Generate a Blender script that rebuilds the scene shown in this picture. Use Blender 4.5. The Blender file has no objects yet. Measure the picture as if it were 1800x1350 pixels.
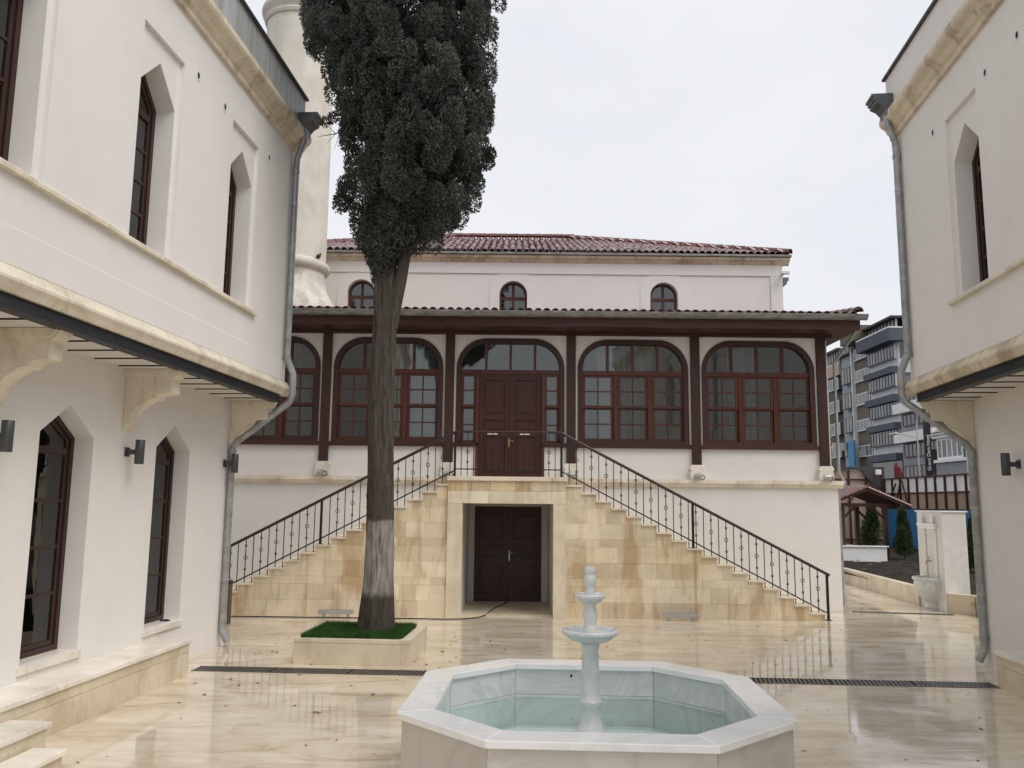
import bpy, bmesh, math, random
import numpy as np
from mathutils import Matrix, Vector

random.seed(11)
rng = np.random.default_rng(5)
R = math.radians
scene = bpy.context.scene
col = scene.collection

# ------------------------------------------------------------------ camera, world, sun, exposure
F_PX, PITCH, ROLL, EYE = 1470.0, R(8.1), R(0.6), 2.2
cam_data = bpy.data.cameras.new("camera")
cam_data.sensor_width = 36.0
cam_data.lens = F_PX / 1800.0 * 36.0
cam_data.clip_start = 0.05
cam_data.clip_end = 2000.0
cam = bpy.data.objects.new("camera", cam_data)
col.objects.link(cam)
cam.matrix_world = (Matrix.Translation((0, 0, EYE)) @ Matrix.Rotation(math.pi / 2 + PITCH, 4, 'X')
                    @ Matrix.Rotation(ROLL, 4, 'Z'))
scene.camera = cam

SUN_DIR = Vector((0.46, -0.36, 0.84)).normalized()      # towards the sun
SUN_EL = math.asin(SUN_DIR.z)
SUN_AZ = math.atan2(SUN_DIR.x, SUN_DIR.y)
world = bpy.data.worlds.new("World")
scene.world = world
world.use_nodes = True
wt = world.node_tree
wt.nodes.clear()
w_out = wt.nodes.new("ShaderNodeOutputWorld")
w_bg = wt.nodes.new("ShaderNodeBackground")
w_bg.inputs["Strength"].default_value = 0.1
w_sky = wt.nodes.new("ShaderNodeTexSky")
w_sky.sky_type = 'NISHITA'
w_sky.sun_disc = False
w_sky.sun_elevation = SUN_EL
w_sky.sun_rotation = SUN_AZ
w_sky.dust_density = 4.0
w_co = wt.nodes.new("ShaderNodeTexCoord")
w_map = wt.nodes.new("ShaderNodeMapping")
w_map.inputs["Scale"].default_value = (1.0, 1.0, 2.2)
w_noise = wt.nodes.new("ShaderNodeTexNoise")
w_noise.inputs["Scale"].default_value = 2.2
w_noise.inputs["Detail"].default_value = 5.0
w_noise.inputs["Roughness"].default_value = 0.55
w_ramp = wt.nodes.new("ShaderNodeValToRGB")
w_ramp.color_ramp.elements[0].position = 0.3
w_ramp.color_ramp.elements[0].color = (0.80, 0.82, 0.875, 1)
w_ramp.color_ramp.elements[1].position = 0.72
w_ramp.color_ramp.elements[1].color = (0.925, 0.935, 0.96, 1)
w_gain = wt.nodes.new("ShaderNodeVectorMath")
w_gain.operation = 'SCALE'
w_gain.inputs["Scale"].default_value = 7.7
w_mix = wt.nodes.new("ShaderNodeMix")
w_mix.data_type = 'RGBA'
w_mix.inputs["Factor"].default_value = 0.95
wt.links.new(w_co.outputs["Generated"], w_map.inputs["Vector"])
wt.links.new(w_map.outputs["Vector"], w_noise.inputs["Vector"])
wt.links.new(w_noise.outputs["Fac"], w_ramp.inputs["Fac"])
wt.links.new(w_ramp.outputs["Color"], w_gain.inputs[0])
wt.links.new(w_sky.outputs["Color"], w_mix.inputs["A"])
wt.links.new(w_gain.outputs["Vector"], w_mix.inputs["B"])
wt.links.new(w_mix.outputs["Result"], w_bg.inputs["Color"])
wt.links.new(w_bg.outputs["Background"], w_out.inputs["Surface"])

sun_data = bpy.data.lights.new("sun", 'SUN')
sun_data.energy = 1.5
sun_data.angle = R(35)
sun_data.color = (1.0, 0.97, 0.93)
sun = bpy.data.objects.new("sun", sun_data)
col.objects.link(sun)
sun.rotation_euler = (-SUN_DIR).to_track_quat('-Z', 'Y').to_euler()
sun.location = (0, 0, 40)

scene.view_settings.view_transform = 'Standard'
scene.view_settings.look = 'None'
scene.view_settings.gamma = 1.0
scene.view_settings.use_curve_mapping = False
scene.view_settings.exposure = 0.40


# ------------------------------------------------------------------ pixels of the photograph to directions
def ray(u, v):
    a, b = (u - 900) / F_PX, (675 - v) / F_PX
    a, b = a * math.cos(ROLL) - b * math.sin(ROLL), a * math.sin(ROLL) + b * math.cos(ROLL)
    return Vector((a, math.cos(PITCH) - b * math.sin(PITCH), math.sin(PITCH) + b * math.cos(PITCH)))


def at_y(u, v, Y):
    d = ray(u, v)
    t = Y / d.y
    return Vector((d.x * t, Y, EYE + d.z * t))


def at_x(u, v, X):
    d = ray(u, v)
    t = X / d.x
    return Vector((X, d.y * t, EYE + d.z * t))


# ------------------------------------------------------------------ materials
def new_mat(name):
    m = bpy.data.materials.new(name)
    m.use_nodes = True
    return m, m.node_tree, m.node_tree.nodes["Principled BSDF"]


def add(nt, kind, **kw):
    n = nt.nodes.new(kind)
    for k, v in kw.items():
        if k in n.inputs:
            n.inputs[k].default_value = v
        else:
            setattr(n, k, v)
    return n


def pos_noise(nt, scale, stretch=(1, 1, 1), detail=4, rough=0.55, offset=True, dist=0.0):
    g = add(nt, "ShaderNodeNewGeometry")
    mp = add(nt, "ShaderNodeMapping")
    mp.inputs["Scale"].default_value = stretch
    nt.links.new(g.outputs["Position"], mp.inputs["Vector"])
    if offset:
        oi = add(nt, "ShaderNodeObjectInfo")
        mul = add(nt, "ShaderNodeMath", operation='MULTIPLY')
        mul.inputs[1].default_value = 37.0
        nt.links.new(oi.outputs["Random"], mul.inputs[0])
        cmb = add(nt, "ShaderNodeCombineXYZ")
        nt.links.new(mul.outputs[0], cmb.inputs["X"])
        nt.links.new(mul.outputs[0], cmb.inputs["Y"])
        nt.links.new(cmb.outputs[0], mp.inputs["Location"])
    n = add(nt, "ShaderNodeTexNoise")
    n.inputs["Scale"].default_value = scale
    n.inputs["Detail"].default_value = detail
    n.inputs["Roughness"].default_value = rough
    n.inputs["Distortion"].default_value = dist
    nt.links.new(mp.outputs["Vector"], n.inputs["Vector"])
    return n


def ramp(nt, src, stops):
    r = add(nt, "ShaderNodeValToRGB")
    els = r.color_ramp.elements
    while len(els) < len(stops):
        els.new(0.5)
    for e, (p, c) in zip(els, stops):
        e.position = p
        e.color = (c[0], c[1], c[2], 1) if isinstance(c, (tuple, list)) else (c, c, c, 1)
    nt.links.new(src, r.inputs["Fac"])
    return r


def mixc(nt, fac, a, b, mode='MIX'):
    m = add(nt, "ShaderNodeMix", data_type='RGBA', blend_type=mode)
    for key, v in (("Factor", fac), ("A", a), ("B", b)):
        if isinstance(v, (int, float)):
            m.inputs[key].default_value = v
        elif isinstance(v, (tuple, list)):
            m.inputs[key].default_value = (v[0], v[1], v[2], 1)
        else:
            nt.links.new(v, m.inputs[key])
    return m.outputs["Result"]


def bump(nt, bsdf, src, strength, dist=0.01):
    b = add(nt, "ShaderNodeBump")
    b.inputs["Strength"].default_value = strength
    b.inputs["Distance"].default_value = dist
    nt.links.new(src, b.inputs["Height"])
    nt.links.new(b.outputs["Normal"], bsdf.inputs["Normal"])
    return b


def simple(name, c, rough=0.6, metal=0.0, var=0.12, scale=3.0, rnd=0.0, bmp=0.0, bscale=60.0, spec=0.5,
           stretch=(1, 1, 1), offset=True):
    m, nt, b = new_mat(name)
    n = pos_noise(nt, scale, stretch, 5, 0.6, offset)
    lo = tuple(x * (1 - var * 1.4) for x in c)
    hi = tuple(min(1, x * (1 + var)) for x in c)
    out = ramp(nt, n.outputs["Fac"], [(0.25, lo), (0.75, hi)]).outputs["Color"]
    if rnd:
        oi = add(nt, "ShaderNodeObjectInfo")
        rr = ramp(nt, oi.outputs["Random"], [(0, 1 - rnd), (1, 1 + rnd)])
        out = mixc(nt, 1.0, out, rr.outputs["Color"], 'MULTIPLY')
    nt.links.new(out, b.inputs["Base Color"])
    b.inputs["Roughness"].default_value = rough
    b.inputs["Metallic"].default_value = metal
    b.inputs["Specular IOR Level"].default_value = spec
    if bmp:
        bn = pos_noise(nt, bscale, stretch, 3, 0.6, False)
        bump(nt, b, bn.outputs["Fac"], bmp)
    return m


def plaster(name, c, dirt=0.12):
    m, nt, b = new_mat(name)
    big = pos_noise(nt, 0.55, (1, 1, 0.6), 4, 0.5, False)
    fine = pos_noise(nt, 3.5, (1, 1, 0.8), 6, 0.6, False)
    a = ramp(nt, big.outputs["Fac"], [(0.3, tuple(x * (1 - dirt * 0.5) for x in c)), (0.7, c)]).outputs["Color"]
    s = ramp(nt, fine.outputs["Fac"], [(0.25, (0.965, 0.96, 0.95)), (0.6, (1, 1, 1))]).outputs["Color"]
    nt.links.new(mixc(nt, 1.0, a, s, 'MULTIPLY'), b.inputs["Base Color"])
    b.inputs["Roughness"].default_value = 0.85
    b.inputs["Specular IOR Level"].default_value = 0.25
    bn = pos_noise(nt, 45.0, (1, 1, 1), 4, 0.6, False)
    bump(nt, b, bn.outputs["Fac"], 0.12, 0.01)
    return m


def stone(name, c, stain, rough=0.6, rnd=0.06, scale=2.2, streak=0.5, amount=0.55, wet=False):
    """Limestone: per-piece tone, cloudy colour, vertical water streaks with shapes of their own."""
    m, nt, b = new_mat(name)
    cl = pos_noise(nt, scale, (1, 1, 1), 6, 0.6, True)
    a = ramp(nt, cl.outputs["Fac"], [(0.3, tuple(x * 0.84 for x in c)), (0.7, tuple(min(1, x * 1.1) for x in c))])
    st = pos_noise(nt, 1.5, (1.6, 1.6, streak), 6, 0.62, False, 0.4)
    f = ramp(nt, st.outputs["Fac"], [(0.5, 0.0), (0.58, amount)])
    out = mixc(nt, f.outputs["Color"], a.outputs["Color"], stain)
    drip = pos_noise(nt, 1.0, (9, 9, streak * 0.55), 4, 0.6, False, 0.2)
    df_ = ramp(nt, drip.outputs["Fac"], [(0.60, 0.0), (0.70, amount * 0.8)])
    out = mixc(nt, df_.outputs["Color"], out, tuple(x * 0.82 for x in stain))
    lime = pos_noise(nt, 0.8, (1, 1, 0.8), 5, 0.6, False, 0.5)
    lf_ = ramp(nt, lime.outputs["Fac"], [(0.50, 0.0), (0.62, 0.5)])
    out = mixc(nt, lf_.outputs["Color"], out, tuple(min(1, x * 1.12 + 0.03) for x in c))
    fine = pos_noise(nt, 34.0, (1, 1, 1), 4, 0.7, False)
    sp = ramp(nt, fine.outputs["Fac"], [(0.27, (0.72, 0.68, 0.62)), (0.42, (1, 1, 1))])
    out = mixc(nt, 1.0, out, sp.outputs["Color"], 'MULTIPLY')
    if streak == 0.30 and amount > 0.7:
        ton = pos_noise(nt, 0.45, (1, 1, 1.6), 3, 0.5, False)
        tf_ = ramp(nt, ton.outputs["Fac"], [(0.45, 0.0), (0.6, 0.75)])
        out = mixc(nt, tf_.outputs["Color"], out, mixc(nt, 1.0, out, (0.91, 0.83, 0.69), 'MULTIPLY'))
    oi = add(nt, "ShaderNodeObjectInfo")
    rr = ramp(nt, oi.outputs["Random"], [(0, (1 - rnd, 1 - rnd * 1.2, 1 - rnd * 1.6)), (1, (1 + rnd, 1 + rnd, 1 + rnd))])
    out = mixc(nt, 1.0, out, rr.outputs["Color"], 'MULTIPLY')
    nt.links.new(out, b.inputs["Base Color"])
    b.inputs["Roughness"].default_value = rough
    b.inputs["Specular IOR Level"].default_value = 0.35
    bump(nt, b, fine.outputs["Fac"], 0.2, 0.01)
    return m


def floor_mat(name):
    """Rain-wet polished travertine."""
    m, nt, b = new_mat(name)
    vein = pos_noise(nt, 0.9, (0.5, 1.5, 1), 7, 0.58, True, 0.6)
    a = ramp(nt, vein.outputs["Fac"], [(0.28, (0.585, 0.49, 0.36)), (0.45, (0.68, 0.595, 0.46)),
                                       (0.6, (0.74, 0.66, 0.53)), (0.75, (0.78, 0.715, 0.60))])
    oi = add(nt, "ShaderNodeObjectInfo")
    rr = ramp(nt, oi.outputs["Random"], [(0, (0.94, 0.93, 0.915)), (0.5, (1, 1, 1)), (0.93, (1.03, 1.03, 1.04)), (1, (1.10, 1.12, 1.15))])
    out = mixc(nt, 1.0, a.outputs["Color"], rr.outputs["Color"], 'MULTIPLY')
    cloud = pos_noise(nt, 1.5, (0.6, 1.7, 1), 9, 0.68, False, 1.1)
    cm = ramp(nt, cloud.outputs["Fac"], [(0.36, (0.76, 0.69, 0.59)), (0.46, (0.94, 0.91, 0.87)), (0.58, (1.04, 1.04, 1.05))])
    out = mixc(nt, 1.0, out, cm.outputs["Color"], 'MULTIPLY')
    pit = pos_noise(nt, 9.0, (0.45, 1.5, 1), 6, 0.72, True)
    pm = ramp(nt, pit.outputs["Fac"], [(0.27, (0.66, 0.58, 0.48)), (0.38, (1, 1, 1))])
    out = mixc(nt, 1.0, out, pm.outputs["Color"], 'MULTIPLY')
    speck = pos_noise(nt, 6.0, (1, 1.7, 1), 2, 0.4, False)
    sm = ramp(nt, speck.outputs["Fac"], [(0.185, (0.20, 0.15, 0.10)), (0.205, (1, 1, 1))])
    out = mixc(nt, 1.0, out, sm.outputs["Color"], 'MULTIPLY')
    nt.links.new(out, b.inputs["Base Color"])
    wet = pos_noise(nt, 0.7, (0.8, 1.4, 1), 6, 0.6, False, 0.8)
    rg = ramp(nt, wet.outputs["Fac"], [(0.34, 0.20), (0.44, 0.09), (0.52, 0.02)])
    nt.links.new(rg.outputs["Color"], b.inputs["Roughness"])
    b.inputs["IOR"].default_value = 1.6
    b.inputs["Specular IOR Level"].default_value = 0.75
    wv = pos_noise(nt, 6.0, (0.4, 1.8, 1), 5, 0.6, False)
    bump(nt, b, wv.outputs["Fac"], 0.03, 0.02)
    return m


def marble_mat(name, c, vein, rough=0.12, rnd=0.05, vs=1.1):
    m, nt, b = new_mat(name)
    n1 = pos_noise(nt, vs, (1, 1, 1), 8, 0.6, True, 1.2)
    n2 = pos_noise(nt, vs * 0.6, (1, 1, 1), 4, 0.5, True, 0.3)
    f1 = ramp(nt, n1.outputs["Fac"], [(0.44, 0.0), (0.5, 0.65), (0.56, 0.0)])
    f2 = ramp(nt, n2.outputs["Fac"], [(0.35, 0.35), (0.6, 0.0)])
    out = mixc(nt, f1.outputs["Color"], c, vein)
    out = mixc(nt, f2.outputs["Color"], out, vein)
    oi = add(nt, "ShaderNodeObjectInfo")
    rr = ramp(nt, oi.outputs["Random"], [(0, 1 - rnd), (1, 1 + rnd)])
    out = mixc(nt, 1.0, out, rr.outputs["Color"], 'MULTIPLY')
    nt.links.new(out, b.inputs["Base Color"])
    b.inputs["Roughness"].default_value = rough
    bn = pos_noise(nt, 30, (1, 1, 1), 3, 0.5, False)
    bump(nt, b, bn.outputs["Fac"], 0.03, 0.01)
    return m


def glass_mat(name, tint=(0.80, 0.84, 0.83), refl=1.75):
    m, nt, b = new_mat(name)
    nt.nodes.remove(b)
    out = nt.nodes["Material Output"]
    tr = add(nt, "ShaderNodeBsdfTransparent")
    tr.inputs["Color"].default_value = (*tint, 1)
    gl = add(nt, "ShaderNodeBsdfGlossy")
    gl.inputs["Roughness"].default_value = 0.012
    gl.inputs["Color"].default_value = (0.95, 0.97, 0.97, 1)
    fr = add(nt, "ShaderNodeFresnel")
    fr.inputs["IOR"].default_value = refl
    wob = pos_noise(nt, 2.2, (1, 1, 1), 2, 0.5, True)
    bm = add(nt, "ShaderNodeBump")
    bm.inputs["Strength"].default_value = 0.06
    bm.inputs["Distance"].default_value = 0.02
    nt.links.new(wob.outputs["Fac"], bm.inputs["Height"])
    nt.links.new(bm.outputs["Normal"], gl.inputs["Normal"])
    mx = add(nt, "ShaderNodeMixShader")
    nt.links.new(fr.outputs[0], mx.inputs[0])
    nt.links.new(tr.outputs[0], mx.inputs[1])
    nt.links.new(gl.outputs[0], mx.inputs[2])
    nt.links.new(mx.outputs[0], out.inputs["Surface"])
    return m


def foliage_mat(name, dark, light, rough=0.7):
    m, nt, b = new_mat(name)
    n = pos_noise(nt, 3.0, (1, 1, 0.6), 4, 0.6, False)
    n2 = pos_noise(nt, 25.0, (1, 1, 1), 2, 0.6, False)
    a = ramp(nt, n.outputs["Fac"], [(0.3, dark), (0.7, light)])
    s = ramp(nt, n2.outputs["Fac"], [(0.3, 0.7), (0.7, 1.25)])
    nt.links.new(mixc(nt, 1.0, a.outputs["Color"], s.outputs["Color"], 'MULTIPLY'), b.inputs["Base Color"])
    b.inputs["Roughness"].default_value = rough
    b.inputs["Specular IOR Level"].default_value = 0.25
    return m


def bark_mat(name):
    m, nt, b = new_mat(name)
    n = pos_noise(nt, 22.0, (1, 1, 0.11), 7, 0.72, False, 0.5)
    c = ramp(nt, n.outputs["Fac"], [(0.32, (0.028, 0.023, 0.019)), (0.5, (0.075, 0.064, 0.053)), (0.72, (0.135, 0.12, 0.10))])
    # lime wash band painted round the trunk between 0.9 m and 1.95 m
    g = add(nt, "ShaderNodeNewGeometry")
    sp = add(nt, "ShaderNodeSeparateXYZ")
    nt.links.new(g.outputs["Position"], sp.inputs[0])
    wob = pos_noise(nt, 6.0, (1, 1, 0.5), 4, 0.6, False)
    wm = add(nt, "ShaderNodeMath", operation='MULTIPLY_ADD')
    wm.inputs[1].default_value = 0.24
    nt.links.new(wob.outputs["Fac"], wm.inputs[0])
    nt.links.new(sp.outputs["Z"], wm.inputs[2])
    band = ramp(nt, wm.outputs[0], [(0.0, 0.0), (0.16, 0.0), (0.175, 1.0), (0.338, 1.0), (0.342, 0.0)])
    sc = add(nt, "ShaderNodeMath", operation='MULTIPLY')
    sc.inputs[1].default_value = 1 / 6.0
    nt.links.new(wm.outputs[0], sc.inputs[0])
    nt.links.new(sc.outputs[0], band.inputs["Fac"])
    worn = ramp(nt, n.outputs["Fac"], [(0.36, 0.12), (0.58, 0.8)])
    f = add(nt, "ShaderNodeMath", operation='MULTIPLY')
    nt.links.new(band.outputs["Color"], f.inputs[0])
    nt.links.new(worn.outputs["Color"], f.inputs[1])
    nt.links.new(mixc(nt, f.outputs[0], c.outputs["Color"], (0.40, 0.385, 0.36)), b.inputs["Base Color"])
    b.inputs["Roughness"].default_value = 0.9
    b.inputs["Specular IOR Level"].default_value = 0.2
    bump(nt, b, n.outputs["Fac"], 0.9, 0.03)
    return m


WHITE = plaster("white_plaster", (0.82, 0.79, 0.755))
WHITE_INNER = plaster("interior_plaster", (0.74, 0.73, 0.71))
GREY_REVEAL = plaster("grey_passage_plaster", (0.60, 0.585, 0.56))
CREAM = stone("cream_limestone", (0.77, 0.70, 0.575), (0.42, 0.33, 0.21), 0.6, 0.05, 2.5, 1.0, 0.35)
CORNICE = stone("weathered_cornice_stone", (0.68, 0.595, 0.45), (0.34, 0.265, 0.165), 0.65, 0.05, 2.0, 1.0, 0.6)
BLOCK = stone("stair_limestone", (0.78, 0.68, 0.51), (0.54, 0.395, 0.24), 0.55, 0.12, 2.2, 0.30, 0.8)
PALE_STONE = stone("pale_surround_stone", (0.82, 0.73, 0.57), (0.56, 0.45, 0.30), 0.55, 0.05, 2.4, 0.3, 0.35)
TREAD = stone("tread_stone", (0.80, 0.71, 0.57), (0.52, 0.42, 0.29), 0.45, 0.07, 3.0, 1.0, 0.4)
MORTAR = simple("mortar", (0.55, 0.45, 0.31), 0.9, 0, 0.15, 8)
BENCH = stone("bench_travertine", (0.69, 0.60, 0.455), (0.46, 0.36, 0.235), 0.35, 0.05, 2.0, 0.8, 0.4)
BENCH_TOP = stone("bench_top_stone", (0.82, 0.765, 0.68), (0.58, 0.49, 0.38), 0.3, 0.04, 2.0, 1.0, 0.35)
MINARET = stone("minaret_stone", (0.70, 0.655, 0.575), (0.60, 0.54, 0.45), 0.75, 0.0, 1.2, 0.5, 0.4)
MINARET_BASE = stone("stained_minaret_base", (0.72, 0.68, 0.60), (0.36, 0.32, 0.26), 0.8, 0.0, 2.0, 1.2, 0.45)
FLOOR = floor_mat("wet_travertine")
GROUT = simple("grout", (0.52, 0.44, 0.32), 0.35, 0, 0.15, 6)
MARBLE = marble_mat("white_marble", (0.90, 0.90, 0.89), (0.77, 0.77, 0.77), 0.07, 0.03)
MARBLE_WALL = marble_mat("grey_veined_marble", (0.68, 0.695, 0.675), (0.50, 0.52, 0.525), 0.22, 0.05, 0.9)
MARBLE_OUT = marble_mat("shaded_warm_marble", (0.62, 0.585, 0.535), (0.50, 0.46, 0.41), 0.25, 0.04, 0.8)  # warm marble, base colour darkened to carry shading of the fountain's outer faces
MARBLE_SPOUT = marble_mat("grey_white_marble", (0.70, 0.72, 0.70), (0.56, 0.585, 0.58), 0.2, 0.03)
MARBLE_WF = marble_mat("old_white_marble", (0.74, 0.72, 0.68), (0.62, 0.60, 0.56), 0.3, 0.03)
POOL_FLOOR = simple("pool_floor_tile", (0.66, 0.76, 0.74), 0.3, 0, 0.08, 2.0)
WOOD = simple("dark_brown_timber", (0.052, 0.021, 0.015), 0.5, 0, 0.25, 4, 0.1, 0.08, 40, 0.4, (6, 6, 0.6))
WOOD_H = simple("dark_brown_timber_board", (0.060, 0.0225, 0.016), 0.5, 0, 0.3, 3, 0.1, 0.08, 40, 0.4, (0.4, 6, 6))
SASH = simple("red_brown_sash_timber", (0.092, 0.027, 0.019), 0.42, 0, 0.25, 5, 0.12, 0.05, 40, 0.4, (5, 5, 0.8))
DOORW = simple("mahogany_door_timber", (0.058, 0.016, 0.011), 0.42, 0, 0.3, 5, 0.08, 0.08, 50, 0.4, (9, 9, 0.5))
DOORDARK = simple("dark_basement_door", (0.042, 0.0125, 0.009), 0.45, 0, 0.25, 5, 0.08, 0.05, 50, 0.4, (9, 9, 0.5))
HFRAME = simple("burgundy_window_frame", (0.038, 0.0155, 0.0125), 0.4, 0, 0.2, 5, 0.08, 0.03, 40, 0.4, (5, 5, 0.8))
GLASS = glass_mat("window_glass")
CURTAIN = simple("pale_curtain_cloth", (0.52, 0.54, 0.53), 0.9, 0, 0.08, 5)
GALV = simple("galvanised_sheet", (0.36, 0.37, 0.365), 0.45, 0.45, 0.25, 7, 0.05, 0.1, 20)
GALV_OLD = simple("weathered_gutter_metal", (0.27, 0.265, 0.25), 0.55, 0.3, 0.4, 5, 0.05, 0.1, 30, 0.5, (1, 1, 4))
LEAD = simple("lead_sheet", (0.47, 0.48, 0.48), 0.55, 0.2, 0.28, 2.0, 0.0, 0.05, 20, 0.5, (3, 3, 0.3))
LEAD_DARK = simple("dark_flashing", (0.07, 0.068, 0.065), 0.6, 0.2, 0.2, 8)
HOPPER = simple("dark_zinc", (0.13, 0.14, 0.145), 0.45, 0.4, 0.2, 6)
BEAM = simple("charcoal_steel_beam", (0.024, 0.027, 0.032), 0.5, 0.2, 0.2, 4, 0, 0.04, 60)
DARKGAP = simple("dark_gap", (0.02, 0.017, 0.014), 0.9)
SOFFIT = plaster("soffit_board", (0.74, 0.70, 0.645))
LAMPM = simple("grey_lamp_metal", (0.085, 0.09, 0.095), 0.4, 0.5, 0.15, 10)
IRON = simple("black_iron", (0.014, 0.012, 0.012), 0.4, 0.3, 0.2, 10)
RAILW = simple("brown_handrail", (0.040, 0.019, 0.015), 0.35, 0.1, 0.25, 8)
TILE = simple("red_clay_tile", (0.155, 0.055, 0.046), 0.26, 0, 0.35, 9, 0.28, 0.05, 60, 0.7)
GRATE = simple("drain_grate_iron", (0.12, 0.115, 0.105), 0.35, 0.4, 0.3, 10)
BARK = bark_mat("cypress_bark")
LEAF = foliage_mat("cypress_foliage", (0.036, 0.043, 0.034), (0.115, 0.125, 0.108))
GRASS = foliage_mat("lawn_grass", (0.022, 0.068, 0.014), (0.05, 0.135, 0.026), 0.5)
SHRUB = foliage_mat("thuja_foliage", (0.022, 0.04, 0.015), (0.06, 0.085, 0.03))
SOIL = simple("damp_soil", (0.032, 0.026, 0.019), 0.95, 0, 0.5, 2.5, 0, 0.6, 14, 0.1)
ASPHALT = simple("asphalt", (0.06, 0.06, 0.06), 0.9, 0, 0.2, 1.0)
ALU = simple("aluminium_lamp_body", (0.47, 0.47, 0.47), 0.4, 0.4, 0.1, 10)
BLACK = simple("black_rubber", (0.012, 0.012, 0.012), 0.5)
SLAT = simple("weathered_bin_slat", (0.15, 0.105, 0.065), 0.7, 0, 0.3, 6, 0.2, 0.1, 40, 0.4, (6, 6, 0.6))
BRASS = simple("brass_fitting", (0.42, 0.32, 0.17), 0.35, 0.9, 0.1, 10)
WHITEP = simple("white_paint", (0.75, 0.75, 0.74), 0.5, 0, 0.06, 3)
OSB = simple("chipboard_panel", (0.36, 0.26, 0.18), 0.85, 0, 0.25, 12, 0.1, 0.1, 30)
RUST = simple("rusty_steel", (0.075, 0.032, 0.022), 0.8, 0.3, 0.45, 9)
BLUE = simple("blue_hoarding_sheet", (0.008, 0.13, 0.32), 0.5, 0, 0.12, 1.0)
SIGNBLUE = simple("sky_blue_banner", (0.05, 0.25, 0.45), 0.6, 0, 0.1, 2)
RED = simple("red_cloth", (0.13, 0.012, 0.012), 0.8, 0, 0.2, 4)
SIGNBLACK = simple("black_sign", (0.012, 0.012, 0.014), 0.5)
APG = {k: simple("facade_" + k, c, 0.8, 0, 0.1, 0.6) for k, c in dict(
    dark=(0.105, 0.098, 0.088), salmon=(0.50, 0.37, 0.29), bluegrey=(0.33, 0.375, 0.40), brown=(0.15, 0.125, 0.095),
    slate=(0.085, 0.092, 0.12), pale=(0.56, 0.57, 0.58), beige=(0.48, 0.42, 0.36), grey=(0.26, 0.265, 0.275),
    roofdark=(0.06, 0.055, 0.055)).items()}
FARGLASS = simple("far_window_glass", (0.035, 0.04, 0.042), 0.08, 0, 0.5, 0.5, 0.5, 0, 10, 0.9)
FARGLASS_P = simple("far_window_blind", (0.15, 0.165, 0.165), 0.2, 0, 0.2, 0.8, 0.3, 0, 10, 0.7)


def water_mat():
    m = glass_mat("clear_water", (0.93, 0.985, 0.98), 1.33)
    return m


WATER = water_mat()


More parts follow.
